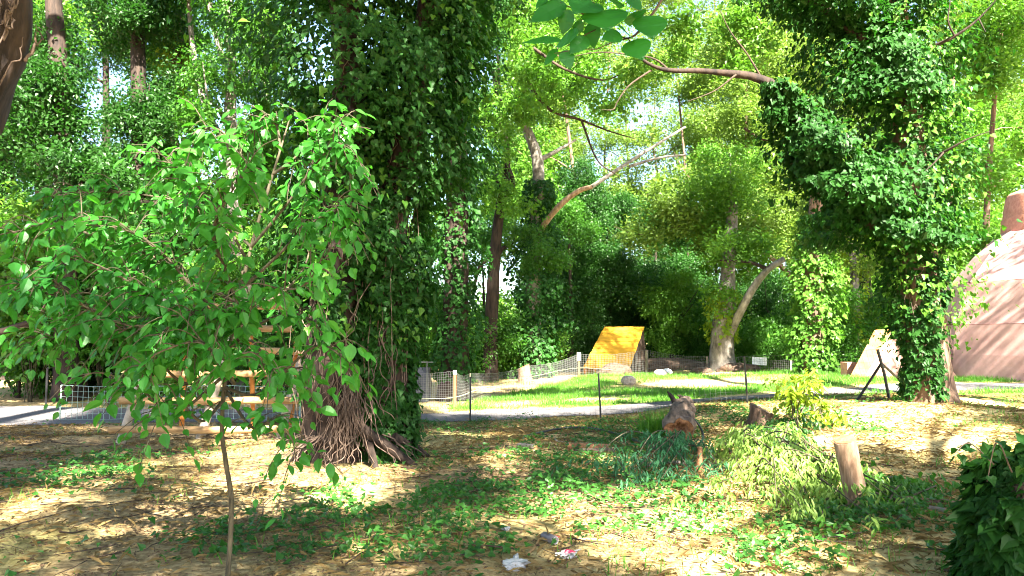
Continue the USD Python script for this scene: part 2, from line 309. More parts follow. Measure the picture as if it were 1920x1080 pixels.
i, j = np.meshgrid(np.arange(len(rx) - 1), np.arange(10), indexing='ij'); q = np.stack([i*11 + j, (i+1)*11 + j, (i+1)*11 + j + 1, i*11 + j + 1], -1).reshape(-1, 4)
single('road', 'narrow grey gravel road crossing behind the trees', None, (np.stack([RX, RY, RZ], -1).reshape(-1, 3), q), 'gravel', smooth=True, kind='structure')

# ------------------------------------------------------------------ foliage sprays, scattered through crowns
PROTO = {}
def spray(kind, mat, rng):
    mb = MB()
    if kind == 'broad':
        n = 46; P = rdir(n, rng) * (rng.random((n, 1))**.5) * np.array([.5, .5, .32]); D = nrm(P + rng.normal(0, .35, (n, 3)) + [0, 0, -.25]); N = nrm(rng.normal(0, .5, (n, 3)) + [0, 0, 1])
        mb.add(leaves(P, D, N, rng.uniform(.085, .14, n), rng.uniform(.06, .09, n), 'diamond'))
    elif kind == 'feather':
        m = 7; cc = rdir(m, rng) * (rng.random((m, 1))**.5) * np.array([.42, .42, .3]); n = 26; P = cc[rng.integers(0, m, n)] + rng.normal(0, .13, (n, 3))
        D = nrm(rng.normal(0, 1, (n, 3)) * [1, 1, .6] + [0, 0, -.35]); N = nrm(rng.normal(0, .75, (n, 3)) + [0, 0, .8])
        mb.add(leaves(P, D, N, rng.choice([.10, .14, .19], n), rng.uniform(.065, .105, n), 'diamond'))
    elif kind == 'ivy':
        n = 60; P = rdir(n, rng) * (rng.random((n, 1))**.4) * np.array([.42, .42, .36]); D = nrm(P * [1, 1, .3] + rng.normal(0, .3, (n, 3)) + [0, 0, -.5]); N = nrm(P * 1.5 + rng.normal(0, .3, (n, 3)) + [0, 0, .5])
        mb.add(leaves(P, D, N, rng.uniform(.07, .11, n), rng.uniform(.065, .10, n), 'diamond'))
    return mb
lib = stage.CreateClassPrim('/World/foliage_library')
def protos(kind, mat):
    if (kind, mat) not in PROTO:
        rng = np.random.default_rng(len(PROTO) + 50); PROTO[kind, mat] = []
        for k in range(4):
            path = f'/World/foliage_library/{kind}_{mat}_{k}'
            emit(path, spray(kind, mat, rng), mat); PROTO[kind, mat].append(path)
    return PROTO[kind, mat]
def scatter(path, P, kind, mat, size, base, label=None, cat=None, kindtag='stuff', rng=RNG):
    pi = UsdGeom.PointInstancer.Define(stage, path); n = len(P)
    for k, proto in enumerate(protos(kind, mat)):
        sub = stage.DefinePrim(f'{path}/spray_{k:03d}' if k else f'{path}/spray', 'Mesh'); sub.GetReferences().AddInternalReference(proto)
        pi.CreatePrototypesRel().AddTarget(sub.GetPath())
    pi.CreateProtoIndicesAttr(Vt.IntArray.FromNumpy(rng.integers(0, 4, n).astype(np.int32)))
    pi.CreatePositionsAttr(Vt.Vec3fArray.FromNumpy((P - base).astype(np.float32)))
    s = rng.uniform(.7, 1.35, n) * size; pi.CreateScalesAttr(Vt.Vec3fArray.FromNumpy(np.repeat(s[:, None], 3, 1).astype(np.float32)))
    yaw = rng.random(n) * 2 * np.pi; tx, ty = rng.normal(0, .3, n), rng.normal(0, .3, n)
    qs = []
    for a, b, c in zip(yaw, tx, ty):
        q = Gf.Quatf(math.cos(a/2), 0, 0, math.sin(a/2)) * Gf.Quatf(math.cos(b/2), math.sin(b/2), 0, 0) * Gf.Quatf(math.cos(c/2), 0, math.sin(c/2), 0)
        qs.append(Gf.Quath(q))
    pi.CreateOrientationsAttr(Vt.QuathArray(qs)); tag(pi.GetPrim(), label, cat, None, kindtag); return pi
def blob_points(c, r, n, rng=RNG, shell=.45):
    d = rdir(n, rng); lump = .75 + .6 * (fbm(d * 2.2 + np.asarray(c) * 3.1, 3, 21) - .25)
    m = max(5, n // 13); cl = rdir(m, rng) * (rng.random((m, 1))**.33) * (.55 + .7 * rng.random((m, 1))); k = rng.integers(0, m, n)
    q = cl[k] * (.9 + .1 * lump[k % len(lump)])[:, None] + rng.normal(0, .13, (n, 3)) * [1, 1, .7]
    loose = rng.random(n) < .25; q[loose] = (d * (rng.random((n, 1))**shell) * lump[:, None])[loose]
    return np.asarray(c) + q * np.asarray(r)
def tree(name, label, cat, Y, trunk, r, blobs, kind='broad', mat='leaf_mid', bark='bark_dark', dens=1.0, size=1.0, limbs=(), group=None, rough=.12, ivy=None, tdy=0.0):
    """trunk: photograph pixels from the foot upwards, at distance Y; blobs: (u, v, half width, half height, dY, share) also in pixels; each hangs on a limb."""
    foot = on(trunk[0][0], Y); pts = [foot - [0, 0, .25]] + [at(u, v, Y + tdy * k) for k, (u, v) in enumerate(trunk[1:], 1)]
    t = Thing(name, label, cat, foot, group)
    path = bez(pts, 30); n = len(path)
    rr = np.linspace(r[0], r[1], n); rr[:3] *= [1.45, 1.2, 1.08]
    t.part('trunk', tube(path, rr, 10, rough, seed=int(Y * 10) % 97), bark, smooth=60)
    for L in limbs:
        lp = bez([at(u, v, Y + dy) for u, v, dy in L[2]], 14); t.part('limb', tube(lp, [L[0], L[1]], 7, .12, seed=3), L[3] if len(L) > 3 else bark, smooth=60)
    P = []
    for b in blobs:
        u, v, ru, rv = b[:4]; dy = b[4] if len(b) > 4 else 0; sh = b[5] if len(b) > 5 else 1
        c = at(u, v, Y + dy); R = np.array([ru * Y / FPX, min(max(ru, rv), 1.3 * min(ru, rv)) * Y / FPX, rv * Y / FPX])
        vol = R.prod() ** (1/3); P.append(blob_points(c, R, max(12, int(dens * sh * 100 * (R[0]*R[1] + R[0]*R[2] + R[1]*R[2]) / 3 / size**2 * (.55 + .12 * vol)))))
        k = int(np.argmin(np.linalg.norm(path - (c - [0, 0, R[2] * .6]), axis=1))); k = min(k, n - 4)
        a = path[k]; mid = (a + c) / 2 + [0, 0, .12 * np.linalg.norm(c - a)]
        t.part('limb', tube(bez([a, mid, c, c + (c - a) * .25 + [0, 0, R[2] * .4]], 12), [max(.03, rr[k] * .5), .015], 6, .1), bark, smooth=60)
    if P:
        P = np.vstack(P); P = P[P[:, 2] > ground(P[:, 0], P[:, 1], False) + .15]
        scatter(numbered(t.path, 'crown'), P, kind, mat, size, t.base)
    if ivy: ivy_clad(t, path, rr, **ivy)
    return t, path, rr
def ivy_points(path, rr, n, t0, t1, thick, seed, lo=.0, side=None, freq=1.0, rng=RNG):
    s = np.concatenate([[0], np.cumsum(np.linalg.norm(np.diff(path, axis=0), axis=1))]); S = s[-1]
    t = rng.uniform(t0, t1, n * 3); d = t * S
    c = np.stack([np.interp(d, s, path[:, k]) for k in range(3)], 1); r0 = np.interp(d, s, rr)
    a = rng.random(len(t)) * 2 * np.pi; o = np.stack([np.cos(a), np.sin(a), 0 * a], 1)
    nz = fbm(np.stack([np.cos(a) * .9, np.sin(a) * .9, d * .75], 1) * freq * 1.3 + seed * 3.3, 3, seed)
    th = np.interp(t, np.linspace(t0, t1, len(thick)), thick)
    if side is not None: nz = nz + side(t, o)
    keep = nz > .36 + lo
    amount = np.clip((nz - .36) / .26, .10, 1.35) * np.where(rng.random(len(t)) < .13, rng.uniform(1.1, 1.65, len(t)), 1.0)
    R = r0 + th * amount * (1 - .55 * rng.random(len(t))**1.5)
    idx = np.nonzero(keep)[0][:n]
    return c[idx] + o[idx] * R[idx, None] + rng.normal(0, .03, (len(idx), 3)), o[idx]
def ivy_clad(t, path, rr, n=4000, t0=0.02, t1=1, thick=(.15, .4), seed=1, mat='leaf_ivy', size=.085, most=0, lo=0.0, side=None, kind='diamond', freq=1.0, name='ivy'):
    P, o = ivy_points(path, rr, n, t0, t1, thick, seed, lo, side, freq); n = len(P)
    D = nrm(o * .45 + RNG.normal(0, .45, (n, 3)) + [0, 0, -.75]); N = nrm(o + RNG.normal(0, .38, (n, 3)) + [0, 0, .55])
    L = RNG.choice([.5, .7, .9, 1.1, 1.35], n) * RNG.uniform(.85, 1.15, n) * size; W = L * RNG.uniform(.8, 1.1, n)
    leaf_parts(t, 'ivy_leaf', P, D, N, L, W, kind, mat, most, name)

# ------------------------------------------------------------------ the twin ivy-clad trunks, left of the middle
def shoots(t, n, path, rr, t0, t1, out, rad=(.004, .012), name='vine', mat='vine', seed=0, parent=None, wig=.13):
    """Bare ivy stems climbing the trunk, one mesh each."""
    rng = np.random.default_rng(seed)
    for k in range(n):
        a = rng.random() * 2 * np.pi - np.pi if rng.random() < .25 else rng.uniform(-2.6, -.5)
        ta, tb = sorted(rng.uniform(t0, t1, 2)); tb = max(tb, ta + .12); m = 12; tt = np.linspace(ta, min(tb, 1), m)
        idx = np.clip((tt * (len(path) - 1)).astype(int), 0, len(path) - 1); aa = a + np.cumsum(rng.normal(0, wig, m)); R = rr[idx] * 1.08 + rng.uniform(0, out) * np.sin(np.linspace(0, np.pi, m))**2 + rng.uniform(.0, .04)
        c = np.stack([np.interp(tt, np.linspace(0, 1, len(path)), path[:, q]) for q in range(3)], 1)
        p = c + np.stack([np.cos(aa) * R, np.sin(aa) * R, rng.normal(0, .015, m)], 1)
        t.part(name, tube(bez(p, 20), [rng.uniform(*rad), rad[0] * .7], 4), mat, parent, smooth=True)

foot = on(655, 10.0)
twin = Thing('ivy_tree', 'big twin-trunked tree wrapped in dark ivy with a skirt of dry roots at its foot', 'tree', foot)
pa = bez([foot + [-.22, .1, -.3], at(618, 760, 10.05), at(622, 600, 10.05), at(640, 420, 10.05), at(655, 200, 10.1), at(640, -60, 10.2), at(600, -330, 10.3)], 40)
ra = np.interp(np.linspace(0, 1, 40), [0, .06, .2, .5, 1], [.50, .40, .33, .28, .16])
pb = bez([foot + [.42, .25, -.3], at(728, 770, 10.3), at(728, 600, 10.3), at(735, 420, 10.3), at(770, 220, 10.3), at(812, -10, 10.4), at(870, -330, 10.5)], 40)
rb = np.interp(np.linspace(0, 1, 40), [0, .06, .2, .5, 1], [.42, .34, .27, .24, .14])
twin.part('trunk', tube(pa, ra, 22, .28, 4, freq=4), 'bark_dark', smooth=60); twin.part('trunk', tube(pb, rb, 20, .28, 9, freq=4), 'bark_dark', smooth=60)
for k, (u0, v0, u1, v1, r0) in enumerate([(650, 790, 770, 868, .09), (620, 830, 550, 862, .06), (690, 830, 705, 878, .06), (740, 820, 800, 850, .06)]):
    b = img_ground([u1], [v1])[0]; a = at(u0, v0, 9.75)
    twin.part('root', tube(bez([a, (a + b) / 2 + [0, -.05, .05], b + [0, 0, .01], b + (b - a) * .25 * [1, 1, 0] + [0, 0, -.12]], 14), [r0, .03], 8, .25, k), 'bark_dark', smooth=60)
rng = np.random.default_rng(5)
for k in range(95):                     # the skirt of dry hanging roots between the trunks
    u0, v0 = 655 + rng.normal(0, 16), rng.uniform(690, 780); u1 = 648 + (u0 - 655) * 1.3 + rng.normal(0, 17); v1 = min(v0 + rng.uniform(50, 120), 868)
    if rng.random() < .2: u1 += rng.normal(0, 36)
    dy = 9.72 - (v0 - 690) / 800 + rng.normal(0, .05)
    p = np.array([at(u0 + (u1 - u0) * s + rng.normal(0, 3), v0 + (v1 - v0) * s, dy - .18 * s + rng.normal(0, .02)) for s in np.linspace(0, 1, 6)])
    twin.part('dry_root', tube(bez(p, 12), [rng.uniform(.003, .009), .0025], 4), 'vine', smooth=True)
for k in range(30):                      # sprawling dead stems round the foot
    a = rng.uniform(-2.9, -.2); q = foot + np.array([math.cos(a) * .6 - .0, math.sin(a) * .45, .05]); L = rng.uniform(.2, .6); d = np.array([math.cos(a) + rng.normal(0, .5), math.sin(a) + rng.normal(0, .4), 0])
    p = np.array([q + nrm(d) * L * s + np.array([rng.normal(0, .03), rng.normal(0, .03), .30 * (1 - s)**1.5 + .02 + .05 * math.sin(s * 3)]) for s in np.linspace(0, 1, 6)]); p[:, 2] = np.maximum(p[:, 2] - foot[2] * 0, ground(p[:, 0], p[:, 1]) + .01)
    twin.part('dead_stem', tube(bez(p, 12), [rng.uniform(.006, .014), .004], 4), 'vine', smooth=True)
shoots(twin, 34, pa, ra, .03, .66, .25, rad=(.004, .010), seed=2); shoots(twin, 34, pb, rb, .03, .66, .25, rad=(.004, .010), seed=3)
left = lambda t, o: -.14 * (t < .2) * (o[:, 1] < .3)            # the foot of the left trunk is bare towards the camera
ivy_clad(twin, pa, ra, n=26000, t0=.06, t1=1, thick=(.06, .25, .7, 1.1, 1.4, 1.5, 1.2), seed=3, kind='ivy', most=170, size=.08, side=left, lo=.07)
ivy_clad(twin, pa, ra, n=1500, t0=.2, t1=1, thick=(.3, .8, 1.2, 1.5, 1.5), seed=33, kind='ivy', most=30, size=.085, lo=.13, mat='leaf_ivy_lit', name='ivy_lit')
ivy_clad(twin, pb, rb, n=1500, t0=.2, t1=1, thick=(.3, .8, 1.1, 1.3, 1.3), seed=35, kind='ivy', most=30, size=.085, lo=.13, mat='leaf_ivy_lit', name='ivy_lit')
ivy_clad(twin, pb, rb, n=28000, t0=.02, t1=1, thick=(.10, .14, .5, .85, 1.05, 1.15, 1.0), seed=12, kind='ivy', most=170, size=.08, lo=.06)

# ------------------------------------------------------------------ the ivy-clad tree on the right
foot = on(1742, 14.0)
rt_ = Thing('ivy_tree', 'tall ivy-clad tree on the right with a bare sunlit foot and a long arching limb', 'tree', foot)
pr = bez([foot - [0, 0, .3], at(1738, 660, 14), at(1722, 500, 14), at(1708, 300, 14.1), at(1690, 100, 14.2), at(1660, -120, 14.3), at(1640, -380, 14.4)], 40)
r_r = np.interp(np.linspace(0, 1, 40), [0, .07, .2, .5, 1], [.58, .42, .35, .28, .14])
rt_.part('trunk', tube(pr, r_r, 22, .22, 5, freq=4), 'bark_brown', smooth=60)
for u0, v0, u1, v1, r0 in [(1742, 728, 1744, 754, .08), (1765, 725, 1790, 748, .10)]:
    b = img_ground([u1], [v1])[0]; b = on(u1, 13.55); a = at(u0, v0, 13.75)
    rt_.part('root', tube(bez([a, (a + b) / 2 + [0, -.03, .02], b + [0, 0, .03], b + (b - a) * .4 * [1, 1, 0] - [0, 0, .15]], 12), [r0, .04], 8, .25, 2), 'bark_brown', smooth=60)
pl = bez([at(1712, 470, 14), at(1640, 420, 13.7), at(1545, 315, 13.4), at(1490, 215, 13.2), at(1435, 152, 13.1), at(1330, 134, 13.0), at(1250, 131, 12.9), at(1205, 112, 12.8), at(1180, 80, 12.8)], 40)
rl = np.interp(np.linspace(0, 1, 40), [0, .5, .62, 1], [.17, .09, .048, .015])
limb = rt_.part('limb', tube(pl, rl, 10, .2, 8), 'bark_dark', smooth=60)
for L in [[(1222, 131, 12.9), (1180, 160, 12.8), (1158, 190, 12.8), (1150, 205, 12.8), (1128, 206, 12.7)], [(1255, 132, 12.9), (1230, 112, 12.9), (1196, 104, 12.8), (1120, 98, 12.7), (1060, 110, 12.7)], [(1430, 150, 13.1), (1400, 100, 13), (1370, 60, 13), (1350, 20, 13)],
          [(1380, 140, 13), (1340, 170, 12.9), (1290, 190, 12.8)]]:
    rt_.part('twig', tube(bez([at(*p) for p in L], 16), [.02, .006], 6, .1), 'twig', limb, smooth=True)
p2 = bez([at(1705, 220, 14.1), at(1650, 110, 13.9), at(1590, 50, 13.8), at(1510, -10, 13.7), at(1440, -60, 13.6)], 24); r2 = np.linspace(.13, .06, 24)
rt_.part('limb', tube(p2, r2, 9, .2, 1), 'bark_dark', smooth=60)
for w, L in [(.06, [(1700, 125, 13.9), (1735, 95, 13.4), (1790, 68, 13.0), (1835, 35, 12.8), (1880, -15, 12.6)]), (.04, [(1735, 300, 13.9), (1770, 285, 13.3), (1812, 262, 13.0), (1856, 246, 12.9)]), (.025, [(1790, 68, 13.0), (1778, 40, 12.9), (1782, 0, 12.9)]), (.02, [(1835, 35, 12.8), (1848, 60, 12.7)]), (.025, [(1770, 285, 13.3), (1752, 305, 13.2), (1735, 320, 13.2)]), (.02, [(1695, 320, 13.4), (1665, 335, 13.2), (1640, 352, 13.1)])]:
    rt_.part('bare_branch', tube(bez([at(*p) for p in L], 16), [w * .8, .007], 6, .1), 'bark_dark', smooth=True)
shoots(rt_, 26, pr, r_r, .05, .6, .15, seed=7)
bare = lambda t, o: -.22 * (t < .2) * (o[:, 0] > .1) - .05 * (t < .12)
ivy_clad(rt_, pr, r_r, n=24000, t0=.03, t1=1, thick=(.16, .40, .8, 1.0, 1.05, 1.1, 1.0), seed=6, kind='ivy', most=140, size=.095, side=bare, lo=.0)
ivy_clad(rt_, pl, rl, n=14000, t0=.02, t1=.60, thick=(1.25, 1.05, .8, .5, .12), seed=7, kind='ivy', most=50, size=.095, lo=.05, freq=1.7, name='ivy_limb')
ivy_clad(rt_, p2, r2, n=11000, t0=.05, t1=1, thick=(1.0, 1.1, .9, .7), seed=17, kind='ivy', most=40, size=.095, lo=.0, name='ivy_limb')
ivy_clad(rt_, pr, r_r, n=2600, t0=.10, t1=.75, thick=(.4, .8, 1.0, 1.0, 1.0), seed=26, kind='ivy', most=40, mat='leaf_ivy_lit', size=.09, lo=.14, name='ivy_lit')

# ------------------------------------------------------------------ trunk at the top left corner
foot = np.array([-5.75, 6.4, g1(-5.75, 6.4)])
t = Thing('leaning_tree', 'brown shaggy trunk with hanging dry roots cut by the top left corner', 'tree', foot)
pt = bez([foot - [0, 0, .3], foot + [.35, .05, 1.5], at(-75, 240, 6.5), at(-22, 90, 6.5), at(0, -20, 6.5), at(25, -400, 6.6)], 30)
rr_ = np.linspace(.34, .22, 30)
t.part('trunk', tube(pt, rr_, 18, .25, 2, freq=4), 'bark_dark', smooth=60)
shoots(t, 90, pt, rr_, .25, .8, .10, rad=(.006, .022), name='dry_root', seed=12, wig=.05)

# ------------------------------------------------------------------ leafy sapling in front, left
foot = np.array([-1.72, 4.6, g1(-1.72, 4.6)])
sap = Thing('sapling', 'slender young tree with bright broad leaves and thin bare stem in the foreground', 'sapling', foot)
ps = bez([foot - [0, 0, .15], at(434, 960, 4.6), at(424, 870, 4.62), at(416, 800, 4.65), at(425, 690, 4.7), at(448, 560, 4.75), at(480, 430, 4.8), at(520, 300, 4.85), at(545, 215, 4.9)], 40)
sap.part('stem', tube(ps, [.016, .0145, .013, .012, .010, .004], 9, .12, 3, freq=2), 'bark_stem', smooth=60)
BR = [  # branches: start fraction on the stem, then photograph pixels with depth
 (.52, [(350, 720, 4.5), (260, 640, 4.3), (150, 570, 4.1), (60, 545, 4.0)]), (.50, [(330, 770, 4.5), (250, 720, 4.4), (170, 700, 4.3), (110, 760, 4.2)]),
 (.55, [(360, 620, 4.4), (290, 560, 4.2), (190, 500, 4.1), (110, 480, 4.0)]), (.60, [(380, 560, 4.5), (300, 470, 4.4), (230, 430, 4.3), (140, 420, 4.3)]),
 (.48, [(480, 740, 4.5), (540, 690, 4.3), (590, 650, 4.2), (630, 660, 4.1), (655, 700, 4.1)]), (.47, [(470, 800, 4.5), (510, 790, 4.35), (545, 820, 4.3), (555, 860, 4.3)]),
 (.56, [(500, 600, 4.5), (560, 590, 4.3), (600, 620, 4.2), (625, 680, 4.15)]), (.66, [(520, 480, 4.6), (570, 430, 4.5), (620, 400, 4.4), (655, 430, 4.4)]),
 (.74, [(540, 380, 4.6), (590, 310, 4.5), (635, 270, 4.4), (660, 330, 4.4)]), (.70, [(430, 430, 4.7), (380, 360, 4.6), (330, 310, 4.5), (270, 300, 4.5)]),
 (.80, [(470, 320, 4.8), (430, 260, 4.8), (390, 240, 4.7), (350, 290, 4.7)]), (.86, [(560, 290, 4.8), (600, 240, 4.8), (650, 235, 4.7)]), (.90, [(520, 240, 4.9), (500, 215, 4.9), (470, 250, 4.9)]),
 (.52, [(400, 660, 4.2), (370, 640, 3.9), (300, 660, 3.8), (265, 690, 3.8)]), (.58, [(470, 560, 4.3), (500, 540, 4.0), (560, 540, 3.9), (600, 500, 3.9)]), (.64, [(420, 500, 4.3), (400, 430, 4.1), (440, 350, 4.1), (470, 300, 4.1)]),
 (.46, [(380, 790, 4.4), (340, 760, 4.2), (300, 770, 4.2), (250, 800, 4.2)]), (.49, [(440, 720, 4.3), (430, 690, 4.0), (470, 660, 3.9), (520, 700, 3.9)]), (.62, [(340, 520, 4.9), (240, 520, 5.2), (130, 620, 5.3), (60, 640, 5.3)]),
 (.68, [(400, 400, 5.1), (310, 380, 5.4), (200, 390, 5.5), (120, 450, 5.5)]), (.53, [(500, 680, 5.0), (450, 620, 5.3), (380, 600, 5.4), (300, 640, 5.4)]), (.60, [(540, 540, 5.1), (580, 470, 5.3), (560, 400, 5.3)]), (.62, [(330, 500, 4.6), (200, 450, 4.5), (90, 420, 4.4), (20, 440, 4.4)]), (.56, [(340, 600, 4.8), (200, 590, 4.8), (80, 540, 4.7), (0, 560, 4.6)]), (.54, [(380, 660, 4.4), (330, 640, 4.2), (260, 610, 4.1), (200, 640, 4.1)]), (.58, [(400, 600, 4.4), (370, 590, 4.1), (330, 600, 4.0), (290, 640, 4.0)]), (.55, [(440, 640, 4.4), (460, 600, 4.2), (440, 570, 4.1), (400, 600, 4.0)]), (.72, [(400, 400, 4.9), (300, 370, 5.0), (180, 360, 5.0), (80, 370, 5.0)])]
P, D, N = [], [], []; rng = np.random.default_rng(31)
def leafy(curve, n, spread, rng, droop=.55):
    """Alternate leaves along a twig."""
    t = np.linspace(.12, 1, n); c = np.stack([np.interp(t, np.linspace(0, 1, len(curve)), curve[:, k]) for k in range(3)], 1); tg = nrm(np.gradient(c, axis=0))
    s = nrm(np.cross(tg, [0, 0, 1.]) + 1e-6); sg = np.tile([1, -1], n)[:n, None]
    d = nrm(tg * .5 + s * sg * .8 + rng.normal(0, .3, (n, 3)) + [0, 0, -droop]); return c + d * .025 + rng.normal(0, spread, (n, 3)), d, nrm(rng.normal(0, .35, (n, 3)) + [0, -.35, 1] + s * sg * .2)
for kb, (f0, L) in enumerate(BR):
    dn = 7 if kb in (1, 4, 5, 6, 16, 17, 20) else 10 if kb in (13, 14, 21) else 25
    a = ps[int(f0 * 39)]; c = bez([a] + [at(*p) for p in L], 26); S = np.linalg.norm(np.diff(c, axis=0), axis=1).sum()
    br = sap.part('branch', tube(c, [.011, .003], 6), 'bark_stem', smooth=True)
    p, d, nn = leafy(c[8:], int(10 * S) + 4, .012, rng); P.append(p); D.append(d); N.append(nn)
    for k in range(int(dn * S) + 3):
        i = rng.integers(6, 25); tw = nrm(nrm(c[min(i+1, 25)] - c[i-1]) * .6 + rng.normal(0, .55, 3) + [0, 0, -.05]) * rng.uniform(.12, .34)
        cc = bez([c[i], c[i] + tw * .5 + [0, 0, .02], c[i] + tw + [0, 0, -.06]], 9)
        sap.part('twig', tube(cc, [.004, .0018], 4), 'bark_stem', br, smooth=True)
        p, d, nn = leafy(cc, rng.integers(5, 9), .01, rng, .7); P.append(p); D.append(d); N.append(nn)
P, D, N = map(np.vstack, (P, D, N)); n = len(P)
L = rng.choice([.04, .055, .07, .085, .095], n) * rng.uniform(.9, 1.1, n); D += rng.normal(0, .25, (n, 3)); N += rng.normal(0, .25, (n, 3)); leaf_parts(sap, 'leaf', P, D, N, L, L * rng.uniform(.52, .68, n), 'ovate', 'leaf_sapling', 300, 'foliage')

# ------------------------------------------------------------------ leafy twig hanging into the top of the picture
tw = Thing('overhanging_branch', 'dark leafy twig with large round leaves hanging into the top of the view', 'branch', at(1250, -60, 2.0))
c = bez([at(1300, -160, 2.05), at(1250, -20, 2.02), at(1212, 40, 2.0), at(1178, 72, 1.98), at(1130, 50, 1.97), at(1085, 22, 1.96), at(1050, 5, 1.95)], 26)
stem = tw.part('stem', tube(c, [.0042, .0016], 6), 'twig', smooth=True)
for a, b in (((1178, 72, 1.98), (1120, 92, 1.95)), ((1130, 50, 1.97), (1060, 88, 1.94)), ((1212, 40, 2.0), (1180, 0, 2.0)), ((1140, 52, 1.97), (1110, 0, 1.98)), ((1178, 72, 1.98), (1192, 105, 1.97)), ((1120, 92, 1.95), (1040, 100, 1.93))):
    tw.part('twig', tube(bez([at(*a), (at(*a) + at(*b)) / 2 + [0, 0, .004], at(*b)], 8), [.0018, .001], 4), 'twig', stem, smooth=True)
rng = np.random.default_rng(4)
for (u0, v0, u1, v1, w) in [(1062, 8, 990, 36, .62), (1068, 18, 1052, 66, .75), (1052, 78, 976, 72, .42), (1110, 40, 1112, 92, .62), (1085, 62, 1036, 84, .6), (1100, 70, 1068, 98, .7), (1112, 4, 1078, 14, .7), (1130, 20, 1140, 46, .9), (1160, 50, 1198, 78, .7), (1186, 76, 1204, 106, .8), (1046, 92, 1018, 122, .5), (1058, 94, 1070, 128, .7),
                            (1215, 30, 1224, 66, .85), (1176, -8, 1206, 18, .8), (1140, -6, 1166, 10, .8), (1090, -25, 1100, 22, .7), (1040, -20, 1000, 14, .6), (1165, 66, 1130, 70, .6), (1200, 20, 1178, 44, .7), (1080, 40, 1092, 60, .8), (1150, -40, 1180, -10, .8)]:
    a, b = at(u0, v0, 1.96 + rng.normal(0, .02)), at(u1, v1, 1.95 + rng.normal(0, .04)); d = b - a; Lk = np.linalg.norm(d)
    tw.part('leaf', leaves(a[None], d[None], np.array([[rng.normal(0, .3), -.9, .5 + rng.normal(0, .2)]]), Lk, max(Lk * w, .03), 'round'), 'leaf_dangling')

# ------------------------------------------------------------------ log climbing frame on the left
Yf = 12.2; foot = on(372, Yf)
fr = Thing('climbing_frame', 'climbing frame of round horizontal logs on leaning posts behind the sapling', 'climbing frame', foot)
for k, (ub, ut) in enumerate([(222, 318), (370, 466), (518, 600)]):
    a = on(ub, Yf) - [0, 0, .3]; b = at(ut, 545 - 10 * (k == 1), Yf + 1.15)
    fr.part('post', tube(bez([a, b], 8), [.075, .06], 10, .08, k), 'post_pale', smooth=60)
for k, (v, ul, ur) in enumerate([(805, 206, 575), (751, 226, 575), (701, 292, 585), (658, 330, 590), (616, 360, 595), (574, 392, 600)]):
    y = Yf - .1 + (830 - v) / 285 * 1.15; c = bez([at(ul, v + 1, y), at(ur, v, y)], 10); c[:, 2] += .008 * np.sin(np.arange(10) + k)
    r = fr.part('log_rail', tube(c, [.062, .058], 12, .06, k + 3), 'log_wood', smooth=50)
    fr.part('log_end', trimesh.creation.cylinder(.055, .012, sections=14, transform=trimesh.transformations.translation_matrix(c[0]) @ trimesh.transformations.rotation_matrix(np.pi / 2, [0, 1, 0])), 'cut_wood', r)
for (a, b) in [((480, 760, 13.6), (470, 690, 13.4)), ((345, 770, 13.7), (350, 690, 13.5)), ((548, 660, 13.3), (556, 700, 13.3))]:
    fr.part('brace', tube(bez([on(a[0], a[2]) - [0, 0, .1], at(b[0], b[1] - 60, b[2] - .4)], 6), [.045, .045], 8), 'orange_wood', smooth=60)

# ------------------------------------------------------------------ fences
def post(th, u, vtop, Y, w, mat, name='post', lean=0.0, cap=None, sides=6):
    g = on(u, Y); top = at(u, vtop, Y); top = np.array([g[0] + lean, g[1], top[2]])
    p = th.part(name, tube(np.array([g - [0, 0, .3], (g + top) / 2, top]), [w, w], sides), mat)
    if cap: th.part('cap', trimesh.creation.box((cap[0], cap[0], cap[1]), trimesh.transformations.translation_matrix(top + [0, 0, -cap[1] * .3])), 'white_plate', p)
    return g, top
def wire(mb, p, r): mb.add(tube(p, [r, r], 3, cap=False))
def netting(th, ends, cell, r, mat, low=.02, sag=.05, name='wire_netting'):
    """Wire netting hung between (foot, top) pairs; one part per bay."""
    for (g0, t0), (g1_, t1) in zip(ends[:-1], ends[1:]):
        mb = MB(); L = np.linalg.norm((g1_ - g0)[:2]); nx_ = max(2, int(L / cell)); s = np.linspace(0, 1, nx_ + 1)
        base = g0 + (g1_ - g0) * s[:, None]; base[:, 2] = ground(base[:, 0], base[:, 1]) + low
        top = t0 + (t1 - t0) * s[:, None]; top[:, 2] -= sag * np.sin(np.pi * s); H = (top - base)[:, 2].mean(); nz_ = max(2, int(H / cell))
        wob = np.stack([0 * s, .02 * np.sin(9 * s), 0 * s], 1)
        for k in range(nz_ + 1): wire(mb, base + (top - base) * (k / nz_) + wob, r * (1.7 if k == nz_ else 1))
        for k in range(nx_ + 1): mb.add(beam(base[k] + wob[k], top[k] + wob[k], r * 1.7, r * 1.7))
        th.part(name, mb, mat, kind='stuff')
f1 = Thing('wire_fence', 'thin black metal post fence along the near edge of the gravel road', 'fence', on(882, 16))
A = [post(f1, 560, 705, 16.1, .022, 'black_metal')] if False else []
A += [post(f1, 882, 707, 16, .021, 'black_metal'), post(f1, 1126, 700, 16, .021, 'black_metal', lean=-.05), post(f1, 1400, 668, 16.0, .022, 'black_metal', lean=-.06)]
c0 = post(f1, 1668, 655, 15.3, .03, 'black_metal', name='corner_post', lean=-.25); A.append(c0)
for ub, Yb in ((1597, 15.2), (1725, 16.4)): f1.part('brace', tube(np.array([on(ub, Yb) - [0, 0, .1], c0[0] + (c0[1] - c0[0]) * .72]), [.027, .027], 6), 'black_metal')
netting(f1, A, .11, .0016, 'wire_dark', sag=.02)

